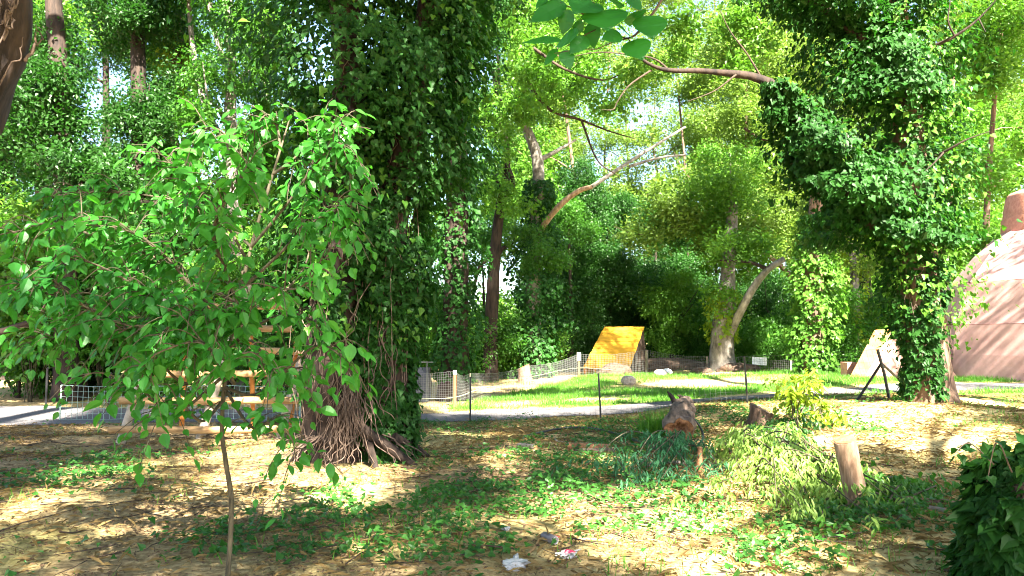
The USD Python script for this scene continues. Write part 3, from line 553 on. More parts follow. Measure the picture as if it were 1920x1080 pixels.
f2 = Thing('netting_fence', 'pale wire netting fence on wooden stakes round the far side of the lawn', 'fence', on(853, 20))
E = [post(f2, 735, 700, 20.4, .04, 'post_wood'), post(f2, 853, 696, 20, .045, 'post_wood', cap=(.085, .10), sides=8)]
E2 = [E[1], post(f2, 882, 700, 21, .02, 'post_pale'), post(f2, 990, 686, 25.5, .02, 'wire_pale'), post(f2, 1085, 664, 30, .05, 'post_wood', cap=(.15, .32), sides=8), post(f2, 1212, 656, 32, .055, 'bark_pale', sides=8), post(f2, 1325, 668, 32, .03, 'bark_pale'), post(f2, 1395, 668, 32, .03, 'wire_pale'), post(f2, 1482, 674, 31, .03, 'post_pale'), post(f2, 1585, 680, 28.5, .03, 'post_pale')]
netting(f2, E, .06, .0020, 'wire_pale', sag=.04); netting(f2, E2[:4], .075, .0026, 'wire_pale', sag=.10); netting(f2, E2[3:], .08, .0026, 'wire_pale', sag=.10)
mb = MB(); wire(mb, bez([at(790, 748, 20.3), at(853, 745, 20), at(905, 728, 21.5), at(1000, 706, 26), at(1085, 690, 30), at(1170, 696, 31)], 30), .011); f2.part('string', mb, 'rope')
sg = Thing('sign_plate', 'small blank white plate hung on the netting fence', 'sign', at(1424, 677, 31.7))
sg.part('plate', trimesh.creation.box((.62, .015, .33), trimesh.transformations.translation_matrix(at(1424, 677, 31.7)) @ trimesh.transformations.rotation_matrix(.04, [0, 1, 0])), 'white_plate')
for du in (-11, 11): sg.part('tie', tube(np.array([at(1424 + du, 671, 31.7), at(1424 + du, 667, 31.75)]), [.012, .012], 5), 'wire_pale')

f3 = Thing('mesh_fence', 'open pale wire mesh fence beside the road behind the climbing frame', 'fence', on(130, 16.3))
E3 = [post(f3, u, 722, 16.4, .015, 'wire_green') for u in (118, 262, 410, 565)]
netting(f3, E3, .115, .0042, 'wire_green', sag=.03)
for k, (u, vt, Y, lab) in enumerate([(91, 690, 18.6, 'leftmost black stake beyond the road at left'), (208, 700, 19.3, 'second black stake beyond the road, half behind the sapling leaves')]):
    s = Thing('black_stake', lab, 'stake', on(u, Y)); post(s, u, vt, Y, .028, 'black_metal')
    s.part('cap', trimesh.creation.icosphere(1, .032).apply_translation(at(u, vt, Y)), 'black_metal')
s = Thing('pale_stake', 'pale wooden stake with frayed string beyond the road at far left', 'stake', on(75, 22)); post(s, 75, 682, 22, .045, 'post_pale', sides=7)
rng = np.random.default_rng(8)
for k in range(14):
    a = at(75, 686 + rng.uniform(-4, 8), 21.95); s.part('string', tube(bez([a, a + [rng.normal(0, .15), -.03, .12], a + [rng.normal(0, .35), -.05, rng.uniform(-.4, .1)]], 7), [.006, .004], 3), 'rope')

# ------------------------------------------------------------------ the yellow boarded ramp, the rendered mounds
B = [at(1093, 689, 33), at(1181, 690, 33), at(1208, 613, 34.6), at(1133, 613, 34.6)]
ry = Thing('yellow_ramp', 'sloping ramp of yellow boards at the edge of the wood', 'ramp', (B[0] + B[1]) / 2)
nb = 11; nn = nrm(np.cross(B[1] - B[0], B[3] - B[0]))
for k in range(nb):
    s0, s1 = k / nb + .0035, (k + 1) / nb - .0035; off = nn * (.004 if k % 2 else 0) + nn * .006 * ((k * 7) % 5) / 5; e = .01 * ((k * 5) % 3 - 1)
    ed = nrm(B[1] - B[0]) * e
    q = [B[0] + (B[3] - B[0]) * s0 + ed, B[1] + (B[2] - B[1]) * s0 + ed, B[1] + (B[2] - B[1]) * s1 + ed, B[0] + (B[3] - B[0]) * s1 + ed]
    v = np.array([p + off for p in q] + [p + off - nn * .035 for p in q])
    ry.part('board', (v, np.array([(0,1,2,3),(7,6,5,4),(0,4,5,1),(1,5,6,2),(2,6,7,3),(3,7,4,0)])), 'yellow_board')
for a, b, nm in ((B[0], B[3], 'side'), (B[1], B[2], 'side')):
    back = np.array([b[0] + .25, b[1] + .5, g1(b[0], b[1] + .5) - .1]); low = a - [0, 0, .25]
    s = nrm(B[1] - B[0]) * .025; v = np.array([p - nn * .05 + sg_ * s + (s * 2.2 if nm and a is B[0] else -s * 2.2) for sg_ in (-1, 1) for p in (low, a, b, back)])
    ry.part(nm, (v, np.array([(0,1,2,3),(7,6,5,4),(0,4,5,1),(1,5,6,2),(2,6,7,3),(3,7,4,0)])), 'soil' if a is B[1] else 'orange_wood')
ry.part('top_batten', beam(B[3] - nn * .05 + [0, .03, .02], B[2] - nn * .05 + [0, .03, .02], .07, .05), 'yellow_board')
for s in (.25, .75): ry.part('bearer', beam(B[0] * (1 - s) + B[1] * s - nn * .09 - [0, 0, .1], B[3] * (1 - s) + B[2] * s - nn * .09, .07, .09), 'orange_wood')

cx, cyy = (2018 - 960) / FPX * 24.2, 24.2; gz = g1(cx - 3.5, 22) - .15
dome_t = Thing('rendered_cone', 'large pink rendered faceted cone with brick red neck at the right edge', 'building', (cx, cyy, gz))
prof = [(4.25, 0), (4.2, .9), (4.07, 1.85), (4.02, 1.88), (3.6, 3.2), (3.52, 3.23), (2.8, 4.15), (2.04, 4.9)]
ns = 11; ph = .34
for k in range(ns):
    a0, a1 = ph + k * 2 * np.pi / ns, ph + (k + 1) * 2 * np.pi / ns
    for j, (lo_, hi_) in enumerate([(0, 1), (1, 2), (3, 4), (5, 7)]):
        mb = MB(); rows = prof[lo_:hi_ + 1]; m = 4; grid = []
        for (r, z) in rows:
            for s in np.linspace(0, 1, m + 1):
                e = .004; s2 = e + (1 - 2 * e) * s; p0, p1 = np.array([math.cos(a0), math.sin(a0)]), np.array([math.cos(a1), math.sin(a1)])
                xy = (p0 * (1 - s2) + p1 * s2) * r; bulge = 1 + .004 * math.sin(np.pi * s) ; grid.append([cx + xy[0] * bulge, cyy + xy[1] * bulge, gz + z + .02 * math.sin(3 * k + j) * (z > .1)])
        grid = np.array(grid); c_in = np.array([cx, cyy, 0]); inner = grid.copy(); inner[:, :2] = cx, 0; inner = grid + (np.array([cx, cyy, gz + 1.5]) - grid) * .03
        R_, C_ = len(rows), m + 1; I = lambda r, c: r * C_ + c; fs = [(I(r, c), I(r, c + 1), I(r + 1, c + 1), I(r + 1, c)) for r in range(R_ - 1) for c in range(m)]
        o = len(grid); rim = [I(0, c) for c in range(C_)] + [I(r, C_ - 1) for r in range(1, R_)] + [I(R_ - 1, c) for c in range(C_ - 2, -1, -1)] + [I(r, 0) for r in range(R_ - 2, 0, -1)]
        fs += [(rim[q], rim[q] + o, rim[(q + 1) % len(rim)] + o, rim[(q + 1) % len(rim)]) for q in range(len(rim))]
        mb.add(np.vstack([grid, inner]), np.array(fs)); dome_t.part('panel', mb, 'pink_render')
core = trimesh.creation.revolve([(r * .955, z) for r, z in prof] + [(0, prof[-1][1] - .1)], sections=28); core.apply_translation((cx, cyy, gz)); dome_t.part('core', core, 'brick_red')
neck = trimesh.creation.revolve([(1.95, 4.75), (1.90, 5.4), (1.86, 5.44), (1.78, 6.1), (1.70, 6.25), (1.2, 6.4), (0, 6.45)], sections=22); neck.vertices[:, :2] *= (1 + .06 * (fbm(np.array(neck.vertices) * 2, 2, 3) - .5))[:, None]; neck.apply_translation((cx, cyy, gz)); dome_t.part('neck', neck, 'brick_red', smooth=40)

q0 = [at(1585, 708, 23.2), at(1690, 712, 22.4), at(1790, 712, 23.6), at(1640, 700, 26)]
gw_ = Thing('rendered_ramp', 'low sloping mound with ochre left flank and pink face behind the ivy tree', 'ramp', q0[0])
L0, L1 = at(1583, 710, 22.9), at(1640, 619, 24.1); M0, M1 = at(1608, 713, 22.75), at(1674, 616, 24.05); R0, R1 = at(1810, 714, 22.9), at(1730, 618, 24.2)
def slab(a0, a1, b0, b1, th, n=8, bul=.06, seed=0, ax=8):
    g = []
    for s in np.linspace(0, 1, n + 1):
        for w in np.linspace(0, 1, ax + 1):
            g.append((a0 * (1 - w) + b0 * w) * (1 - s) + (a1 * (1 - w) + b1 * w) * s)
    g = np.array(g); nrm_ = nrm(np.cross(b0 - a0, a1 - a0)); nz = (fbm(g * 1.1, 3, seed) - .5) * bul * 2; g2 = g + nrm_ * nz[:, None]
    C_ = ax + 1; fs = [(r * C_ + c, r * C_ + c + 1, (r + 1) * C_ + c + 1, (r + 1) * C_ + c) for r in range(n) for c in range(ax)]; o = len(g)
    bk = g2 - nrm_ * th; fs += [tuple(o + i for i in f[::-1]) for f in fs]
    rim = [c for c in range(C_)] + [r * C_ + ax for r in range(1, n + 1)] + [n * C_ + c for c in range(ax - 1, -1, -1)] + [r * C_ for r in range(n - 1, 0, -1)]
    fs += [(rim[q], rim[q] + o, rim[(q + 1) % len(rim)] + o, rim[(q + 1) % len(rim)]) for q in range(len(rim))]
    return np.vstack([g2, bk]), np.array(fs)
dz = np.array([0, 0, -.25])
gw_.part('flank', slab(L0 + dz, L1, M0 + dz, M1, .3, bul=.05, seed=4), 'ochre_render', smooth=40); gw_.part('face', slab(M0 + dz + [.003, 0, 0], M1 + [.003, 0, 0], R0 + dz, R1, .3, bul=.05, seed=6), 'tan_render', smooth=40)
gw_.part('back', slab(L1, L0 + [2.3, 3, -.3], R1, R0 + [1.5, 3, -.3], .2, bul=.04, seed=5), 'pink_render', smooth=40)
gw_.part('kerb_block', box(on(1592, 25) + [0, 0, .2], (.4, .5, .75)), 'brick_red')
rk = trimesh.creation.icosphere(3, 1.0)
def lump(name, label, cat, c, r, mat, seed=0, amp=.35, group=None, ico=3):
    m = trimesh.creation.icosphere(ico, 1.0); v = np.array(m.vertices); v = v * (1 + amp * (fbm(v * 1.7 + seed * 5, 4, seed) - .5) * 2)[:, None] * np.asarray(r) + c
    return single(name, label, cat, (v, m.faces), mat, smooth=40, group=group)
lump('stone_block', 'pale squarish stone lying on the lawn below the yellow ramp', 'stone', on(1178, 26) + [0, 0, .12], (.26, .2, .18), 'stone', 2, .25)
lump('soil_heap', 'dark heap of soil at the foot of the yellow ramp', 'soil heap', on(1152, 31.3) + [0, 0, .05], (.78, .5, .5), 'soil', 3)
lump('soil_heap', 'low earth bank between the yellow ramp and the pale flared tree', 'soil heap', on(1250, 34.5) + [0, 0, .0], (2.2, 1.0, .5), 'soil', 5)
lump('soil_heap', 'dark soil lump at the foot of the pale flared tree', 'soil heap', on(1385, 31.2) + [0, 0, .0], (.9, .4, .35), 'soil', 7)
lump('soil_heap', 'small dark soil lump on the lawn edge between ramp and flared tree', 'soil heap', on(1315, 31.0) + [0, 0, .0], (.45, .3, .25), 'soil', 9)
for k, (u, w, lab) in enumerate([(1238, .3, 'larger grey rubble stone by the netting fence'), (1250, .2, 'smaller white rubble stone by the netting fence')]):
    lump('rubble', lab, 'stone', on(u, 31 + .3 * k) + [0, 0, .1], (w, .2, .16), 'stone' if k == 0 else 'white_plate', 11 + k)

# ------------------------------------------------------------------ stumps, logs, hose and litter
def stump(name, label, u, Y, r, h, top_tilt=(0, 0), mat='bark_brown', cut='cut_wood', seed=0, lean=(0, 0), rough=.2, flare=1.35, cat='stump'):
    g = on(u, Y); t = Thing(name, label, cat, g); n = 12; z = np.linspace(-.15, h, n)
    p = np.stack([g[0] + lean[0] * np.clip(z, 0, h) / h, g[1] + lean[1] * np.clip(z, 0, h) / h, g[2] + z], 1); rr = r * (1 + (flare - 1) * np.exp(-np.clip(z, 0, h) / (.25 * h)))
    v, f = tube(p, rr, 18, rough, seed, freq=4); up = v[:, 2] > g[2] + h * .8
    v[up, 2] += (v[up, 0] - p[-1, 0]) * top_tilt[0] + (v[up, 1] - p[-1, 1]) * top_tilt[1]
    t.part('trunk', (v, f), mat, smooth=50); cap = v[(n - 1) * 18:n * 18]; cc = cap.mean(0); cv = np.vstack([cc + (cap - cc) * .93 + [0, 0, .006], cc + [0, 0, .012]])
    t.part('cut_face', (cv, np.array([(k, (k + 1) % 18, 18) for k in range(18)])), cut); return t
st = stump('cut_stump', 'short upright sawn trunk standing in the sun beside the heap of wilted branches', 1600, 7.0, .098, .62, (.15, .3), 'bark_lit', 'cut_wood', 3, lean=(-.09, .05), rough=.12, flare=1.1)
stump('cut_stump', 'low ragged stump with split top right of the rotten log', 1425, 13.2, .19, .24, (-.5, .2), 'bark_brown', 'rotten_wood', 6, rough=.5)
stump('cut_stump', 'pale leaning stump behind the netting fence, left of the yellow ramp', 986, 29, .24, .62, (.3, 0), 'bark_brown', 'cut_wood', 4, lean=(-.12, 0))
stump('cut_stump', 'reddish bark stump on the bank beyond the road at far left', 143, 21.5, .30, 1.0, (.4, 0), 'bark_brown', 'cut_wood', 8, rough=.2)
stump('cut_stump', 'low brown stump in the grass beside the right ivy tree', 1520, 13.6, .2, .12, (.3, .2), 'bark_brown', 'rotten_wood', 16, rough=.4)

lg = Thing('rotten_log', 'thick rotten log pointing at the camera with hollow end and splintered top', 'log', on(1280, 11.9))
p = bez([at(1272, 808, 11.55), at(1276, 790, 11.9), at(1282, 770, 12.5), at(1284, 752, 13.0)], 18); v, f = tube(p, np.interp(np.linspace(0, 1, 18), [0, .12, .4, 1], [.20, .235, .215, .11]), 22, .62, 5, cap=False, freq=6); lg.part('trunk', (v, f), 'rotten_wood', smooth=50)
ring = v[:22]; c0_ = ring.mean(0); d0 = nrm(p[1] - p[0]); inn = c0_ + (ring - c0_) * .62; deep = c0_ + (ring - c0_) * .4 + d0 * .16
lg.part('hollow_end', (np.vstack([ring - d0 * .004, inn + d0 * .03, deep, c0_ + d0 * .2]), np.array([(k, (k + 1) % 22, 22 + (k + 1) % 22) for k in range(22)] + [(k, 22 + (k + 1) % 22, 22 + k) for k in range(22)] + [(22 + k, 22 + (k + 1) % 22, 44 + (k + 1) % 22) for k in range(22)] + [(22 + k, 44 + (k + 1) % 22, 44 + k) for k in range(22)] + [(44 + k, 44 + (k + 1) % 22, 66) for k in range(22)])), 'cut_wood')
for L, r in [([(1272, 775, 12.9), (1264, 752, 12.9), (1256, 740, 12.9), (1251, 734, 12.9)], .07), ([(1282, 772, 12.9), (1280, 755, 13), (1276, 744, 13), (1270, 741, 13)], .08), ([(1290, 770, 12.8), (1296, 758, 12.9)], .06)]:
    lg.part('splinter', tube(bez([at(*q_) for q_ in L], 9), [r, .012], 7, .4, 3), 'bark_dark', smooth=50)
for L, r, lab, mat in [([(1068, 858, 10.7), (1110, 853, 10.6), (1142, 852, 10.7)], .075, 'brown bark log lying in the clearing, thicker of the two', 'cut_wood'), ([(1075, 868, 10.4), (1115, 864, 10.4), (1152, 862, 10.5)], .045, 'thin pale log lying just in front of the brown log', 'rotten_wood'),
                       ([(972, 843, 11), (990, 846, 10.9), (1004, 853, 10.8)], .045, 'short grey log left of the brown log', 'bark_pale'), ([(1210, 890, 9.2), (1255, 878, 9.3), (1300, 872, 9.4)], .035, 'grey pole lying under the drooping cut branches', 'bark_pale'),
                       ([(1680, 940, 7.3), (1725, 962, 7.1), (1800, 955, 7.0)], .05, 'thick bent branch lying right of the upright sawn trunk', 'bark_brown'), ([(1720, 955, 7.2), (1760, 948, 7.2), (1795, 952, 7.0)], .03, 'slimmer branch crossing the bent branch at right', 'bark_brown'),
                       ([(1690, 960, 7.05), (1730, 972, 6.95), (1775, 985, 6.8)], .03, 'lowest of the three branches lying at right', 'bark_pale'), ([(1296, 905, 9.0), (1310, 880, 9.0), (1312, 840, 9.1)], .04, 'reddish broken branch propped among the drooping leaves', 'cut_wood')]:
    w = np.array([at(*q_) for q_ in L]);
    if 'propped' not in lab: w[:, 2] = np.maximum(ground(w[:, 0], w[:, 1]) + r * .7, w[:, 2] * 0 - 9)
    t = Thing('fallen_branch', lab, 'log', w[0]); b_ = bez(w, 14); t.part('stem', tube(b_, [r, r * .8], 10, .2, 3, freq=4), mat, smooth=50)
    for e, s_ in ((b_[0], b_[0] - b_[1]), (b_[-1], b_[-1] - b_[-2])):
        T = trimesh.geometry.align_vectors([0, 0, 1], s_); T[:3, 3] = e + nrm(s_) * .004; t.part('cut_end', trimesh.creation.cylinder(r * .78, .01, sections=10, transform=T), 'log_wood')
def lying(name, label, cat, pts, r, mat, lift=.02, sides=6):
    w = np.array([on(u, Y) + [0, 0, lift + dz_] for u, Y, dz_ in pts]); c = bez(w, 40); c[:, 2] = np.maximum(c[:, 2], ground(c[:, 0], c[:, 1]) + r); single(name, label, cat, tube(c, [r, r], sides), mat, smooth=True)
lying('hose', 'black hose looped on the ground left of the rotten log', 'hose', [(980, 12.0, 0), (985, 12.6, .02), (1010, 13.2, .03), (1060, 13.6, .04), (1110, 13.4, .03), (1160, 12.8, .02), (1200, 12.0, .0), (1225, 11.4, 0)], .02, 'hose')
w = bez([at(1262, 762, 12.6), at(1280, 770, 12.3), at(1300, 785, 12.0), at(1315, 805, 11.7), at(1318, 822, 11.5), at(1308, 836, 11.3)], 30); single('hose', 'black hose draped over the rotten log', 'hose', tube(w, [.018, .018], 6), 'hose', smooth=True)
lying('hose', 'grey hose end curving in front of the black loop', 'hose', [(1040, 12.5, 0), (1045, 11.9, 0), (1080, 11.5, 0), (1110, 11.5, 0), (1140, 11.2, 0)], .016, 'stone')

# litter in the foreground
c = img_ground([1030], [1030])[0]; d = nrm(np.array([.45, -.75, 0])); T = trimesh.geometry.align_vectors([0, 0, 1], d)
can = Thing('drink_can', 'crushed faded grey drink can lying in the foreground', 'can', c)
prof_c = [(0, -.084), (.024, -.084), (.027, -.078), (.033, -.068), (.033, .062), (.026, .076), (.027, .082), (0, .080)]
m = trimesh.creation.revolve(prof_c, sections=20); m = m.subdivide(); vv = np.array(m.vertices); vv *= (1 - .13 * np.exp(-((vv[:, 2] - .01) / .03)**2) * (vv[:, 0] > 0))[:, None] * [1, 1, 0] + np.array([0, 0, 1]); m.vertices = vv
m.apply_transform(T); m.apply_translation(c + [0, 0, .035]); can.part('body', m, 'can_grey', smooth=40)
mm = trimesh.creation.torus(.026, .0022, major_sections=16, minor_sections=5); mm.apply_translation([0, 0, .083]); mm.apply_transform(T); mm.apply_translation(c + [0, 0, .035]); can.part('rim', mm, 'can_print', smooth=True)
rng = np.random.default_rng(3)
for k in range(5):
    a0 = 1.2 + rng.uniform(-.7, .7); z0 = -.045 + k * .024; g = np.array([(.0336 * math.cos(a), .0336 * math.sin(a), z0 + dz_) for dz_ in (0, .012) for a in np.linspace(a0, a0 + .7, 5)]); g = g @ T[:3, :3].T + c + [0, 0, .035]
    can.part('faded_print', (g, np.array([(q_, q_ + 1, q_ + 6, q_ + 5) for q_ in range(4)])), 'can_print')
def crumple(name, label, cat, u, v, r, mat, seed, flat=.5, extra=None):
    c = img_ground([u], [v])[0]; t = Thing(name, label, cat, c); m = trimesh.creation.icosphere(3, 1.0); q_ = np.array(m.vertices); q_ = q_ * (1 + .9 * (fbm(q_ * 2.6 + seed, 3, seed) - .5))[:, None]; q_ = np.round(q_ * 5) / 5 * .35 + q_ * .65; t.part('film', (q_ * [r, r * .8, r * flat] + c + [0, 0, r * flat * .6], m.faces), mat)
    if extra: t.part('print', (q_ * [r * .62, r * .55, r * flat * .7] + c + [r * extra[1], 0, r * flat * extra[2]], m.faces), extra[0])
    rg = np.random.default_rng(seed)
    for k in range(5):
        a = rg.uniform(0, 6.28); e = c + [math.cos(a) * r * 1.5, math.sin(a) * r * 1.2, r * rg.uniform(.1, .7)]; s_ = np.array([math.sin(a), -math.cos(a), .3]) * r * .35; b0 = c + [0, 0, r * flat * .5]
        t.part('torn_flap', (np.array([b0 + s_, b0 - s_, e + s_ * .7 + [0, 0, .01], e - s_ * .4, (b0 + e) / 2 + [0, 0, r * .3]]), np.array([(0, 4, 2), (1, 3, 4), (4, 3, 2), (0, 1, 4)])), mat)
crumple('food_wrapper', 'crumpled white and pink wrapper right of the drink can', 'wrapper', 1066, 1052, .062, 'plastic_white', 5, .5, ('plastic_red', .1, 1.0))
crumple('food_wrapper', 'small red and white wrapper tucked behind the drink can', 'wrapper', 1036, 1024, .038, 'plastic_red', 9, .6, ('plastic_white', .45, .4))
crumple('plastic_bag', 'torn white plastic bag at the bottom edge of the picture', 'plastic bag', 966, 1070, .085, 'plastic_white', 12, .45)
crumple('paper_scrap', 'small white scrap of paper on the ground ivy', 'paper', 950, 1008, .03, 'plastic_white', 15, .6)
crumple('plastic_bag', 'grey plastic scrap lying on the bank below the bright shrub', 'plastic bag', 1515, 802, .09, 'stone', 18, .4)
for L, r, lab in [([(988, 1050), (1002, 1038), (1012, 1026)], .011, 'short peeled stick between can and torn bag'), ([(1085, 1024), (1115, 1022), (1145, 1024)], .014, 'peeled stick lying behind the pink wrapper'), ([(1010, 1000), (950, 985), (870, 1000)], .008, 'long thin twig across the ground ivy in front of the ivy trunks')]:
    w = img_ground([p_[0] for p_ in L], [p_[1] for p_ in L]); w[:, 2] += r; single('stick', lab, 'stick', tube(bez(w, 12), [r, r * .7], 7, .15), 'log_wood', smooth=True)

# ------------------------------------------------------------------ heap of cut branches with wilted leaves, ivy stump, shrubs
def brush(name, label, cat, starts, ends, n, L0, mat, seed, h=.25, leafk='lance', w=.26, droop=1.0, group=None, most=200, stemmat='bark_stem'):
    rng = np.random.default_rng(seed); a_ = img_ground(*np.array(starts, float).T); b_ = img_ground(*np.array(ends, float).T); t = Thing(name, label, cat, a_.mean(0)); P, D, N = [], [], []
    for k in range(n):
        a = a_[rng.integers(len(a_))] + rng.normal(0, .12, 3) * [1, 1, 0]; b = b_[rng.integers(len(b_))] + rng.normal(0, .25, 3) * [1, 1, 0]; hh = h * rng.uniform(.5, 1.3)
        c = bez([a + [0, 0, .04], (a + b) / 2 + [rng.normal(0, .1), rng.normal(0, .1), hh], b + [0, 0, hh * .45]], 16); c[:, 2] = np.maximum(c[:, 2], ground(c[:, 0], c[:, 1]) + .03); t.part('branch', tube(c, [.012, .004], 5), stemmat, smooth=True)
        for q_ in range(7):
            i_ = rng.integers(4, 16); tw_ = rng.normal(0, 1, 3) * [.3, .3, .08] * .8; e = c[i_] + tw_; e[2] = max(e[2] - .06, g1(e[0], e[1]) + .04); cc = bez([c[i_], (c[i_] + e) / 2 + [0, 0, .06], e], 8)
            m = rng.integers(9, 15); p, d, nn = leafy(cc, m, .02, rng, droop); P.append(p); D.append(d); N.append(nn)
    P, D, N = map(np.vstack, (P, D, N)); P[:, 2] = np.maximum(P[:, 2], ground(P[:, 0], P[:, 1]) + .03); n_ = len(P); L = rng.uniform(.7, 1.3, n_) * L0
    tip = P + nrm(D) * L[:, None]; low = tip[:, 2] < ground(tip[:, 0], tip[:, 1]) + .01; D[low, 2] = np.abs(D[low, 2]) * .1
    leaf_parts(t, 'leaf', P, D, N, L, L * w, leafk, mat, most)
brush('brushwood_heap', 'sunlit heap of cut branches with pale wilted leaves', 'brushwood', [(1400, 860), (1450, 870), (1530, 890), (1420, 900), (1500, 900)], [(1350, 930), (1420, 970), (1500, 985), (1570, 975), (1380, 870), (1540, 910), (1600, 960), (1420, 840)], 46, .085, 'leaf_wilted', 5, .34, most=260, w=.3)
brush('brushwood_heap', 'shaded heap of cut branches with drooping blue-green leaves left of the pale heap', 'brushwood', [(1180, 850), (1240, 850), (1300, 850), (1270, 842)], [(1170, 905), (1210, 900), (1250, 905), (1300, 900), (1320, 885)], 13, .10, 'leaf_willow', 6, .40, w=.2, most=140)
brush('brushwood_heap', 'dark leafy cuttings lying behind the pale wilted heap', 'brushwood', [(1440, 830), (1500, 825), (1480, 845)], [(1430, 860), (1520, 850), (1460, 815), (1530, 860)], 14, .08, 'leaf_deep', 8, .25, leafk='ovate', w=.5, most=60)
brush('brushwood_heap', 'green leafy cuttings round the foot of the upright sawn trunk', 'brushwood', [(1560, 960), (1640, 950), (1680, 930)], [(1540, 985), (1620, 990), (1700, 985), (1690, 915), (1650, 920)], 16, .07, 'leaf_mid', 9, .13, leafk='ovate', w=.5, most=100)

foot = on(1912, 4.7); iv = Thing('ivy_stump', 'stump smothered in glossy dark ivy at the bottom right corner', 'ivy stump', foot)
pi_ = bez([foot - [0, 0, .2], foot + [0, 0, .35], foot + [-.04, 0, .68]], 14); ri_ = np.linspace(.25, .16, 14); iv.part('trunk', tube(pi_, ri_, 16, .25, 3), 'bark_dark', smooth=60)
n = 7500; d = rdir(n); d[:, 2] = np.abs(d[:, 2]); lumpy = .72 + .95 * (fbm(d * 2.2 + 5, 3, 5) - .3); d = d / np.maximum(np.abs(d).max(1, keepdims=True), .01)**.55; P = foot + np.array([.03, 0, .02]) + d * np.array([.38, .38, .84]) * (lumpy * (1 - .3 * RNG.random(n)**2))[:, None]; P[:, 2] -= .35 * np.clip(P[:, 0] - foot[0], 0, 1) * (P[:, 2] - foot[2])
D = nrm(d * [.7, .7, .1] + RNG.normal(0, .35, (n, 3)) + [0, 0, -.7]); N = nrm(d + RNG.normal(0, .3, (n, 3)) + [0, 0, .4]); L = RNG.choice([.04, .06, .08, .11], n) * RNG.uniform(.9, 1.1, n); keep = P[:, 2] > ground(P[:, 0], P[:, 1]) + .02
leaf_parts(iv, 'ivy_leaf', P[keep], D[keep], N[keep], L[keep], L[keep] * .95, 'ivy', 'leaf_ivy', 300, 'ivy')
for k in range(10):
    a = RNG.uniform(3.4, 6.0); c = bez([foot + [math.cos(a) * .3, math.sin(a) * .3, .75 + .1 * RNG.random()], foot + [math.cos(a) * .5, math.sin(a) * .45, .85 + .15 * RNG.random()], foot + [math.cos(a) * .62, math.sin(a) * .5, .72 + .2 * RNG.random()]], 10); iv.part('stem', tube(c, [.005, .003], 4), 'vine', smooth=True)
    p, d_, nn = leafy(c, 9, .01, RNG); L = RNG.uniform(.05, .08, 9)
    iv.part('ivy_spray', leaves(p, d_, nn, L, L * .95, 'ivy'), 'leaf_ivy', kind='stuff')

def young(name, label, u, Y, h, spread, mat, n, L0, seed, w=.45, cat='shrub', most=120, stems=5, lean=(0, 0)):
    rng = np.random.default_rng(seed); g = on(u, Y); t = Thing(name, label, cat, g); P, D, N = [], [], []
    for k in range(stems):
        e = g + [rng.normal(0, spread * .6) + lean[0], rng.normal(0, spread * .5), h * rng.uniform(.55, 1.05)]; c = bez([g + rng.normal(0, .05, 3) * [1, 1, 0], (g + e) / 2 + [rng.normal(0, .06), rng.normal(0, .06), .05 * h], e], 14); t.part('stem', tube(c, [.013, .004], 5), 'bark_stem', smooth=True)
        for q_ in range(n):
            i_ = rng.integers(3, 14); tw_ = nrm(rng.normal(0, 1, 3) * [1, 1, .35] + [0, 0, .25]) * rng.uniform(.5, 1) * spread; cc = bez([c[i_], c[i_] + tw_ * .6 + [0, 0, .03], c[i_] + tw_ - [0, 0, .05]], 8); p, d, nn = leafy(cc, rng.integers(7, 11), .015, rng, .6); P.append(p); D.append(d); N.append(nn)
    P, D, N = map(np.vstack, (P, D, N)); P[:, 2] = np.maximum(P[:, 2], ground(P[:, 0], P[:, 1]) + .04); L = rng.uniform(.7, 1.3, len(P)) * L0; leaf_parts(t, 'leaf', P, D, N, L, L * w, 'ovate', mat, most)
young('bright_shrub', 'sunlit yellow-green shrub in front of the black fence posts', 1490, 12.8, .95, .30, 'leaf_yellow', 8, .12, 3, lean=(-.1, 0), most=150)
young('bright_shrub', 'low yellow-green shoots beside the sunlit shrub', 1545, 12.2, .38, .25, 'leaf_yellow', 5, .11, 4, most=60)
young('left_shrub', 'leafy broad-leaved shrub at the left edge beyond the road', 60, 20.0, 5.6, 1.3, 'leaf_bright', 34, .17, 6, w=.6, stems=10, most=150)
young('left_shrub', 'darker tall shrub beyond the road above the black stakes', 190, 20.8, 5.2, 1.3, 'leaf_mid', 34, .17, 7, w=.6, stems=10, most=100)
b = Thing('bare_limb', 'dark leafless limb poking in from the left edge', 'branch', at(-60, 640, 6)); b.part('stem', tube(bez([at(-90, 640, 6), at(0, 622, 6), at(45, 608, 6), at(82, 600, 6)], 14), [.035, .018], 8, .2), 'bark_dark', smooth=60); b.part('twig', tube(bez([at(45, 608, 6), at(75, 585, 6), at(90, 560, 6)], 8), [.012, .005], 5), 'bark_dark', smooth=60)
tg = Thing('grass_tuft', 'tall tuft of green grass beside the rotten log', 'grass', on(1232, 12.9)); n = 420; g = on(1232, 12.9); P = g + RNG.normal(0, .11, (n, 3)) * [1.3, 1, 0]; D = nrm(RNG.normal(0, .45, (n, 3)) + [0, 0, 1]); tg.part('blades', leaves(P, D, rdir(n), RNG.uniform(.25, .5, n), RNG.uniform(.012, .02, n), 'blade'), 'grass_blade', kind='stuff')
tk = Thing('covered_stack', 'slate grey stack under a sheet behind the netting at left', 'stack', on(782, 22)); g = on(782, 22)
m = trimesh.creation.box((1.0, .8, 1.0)).subdivide().subdivide().subdivide(); q_ = np.array(m.vertices); q_ += (fbm(q_ * 2.5, 3, 2) - .5)[:, None] * .18 * nrm(q_); m.vertices = q_ + g + [-.1, 0, .45]; tk.part('sheet', m, 'slate', smooth=50)
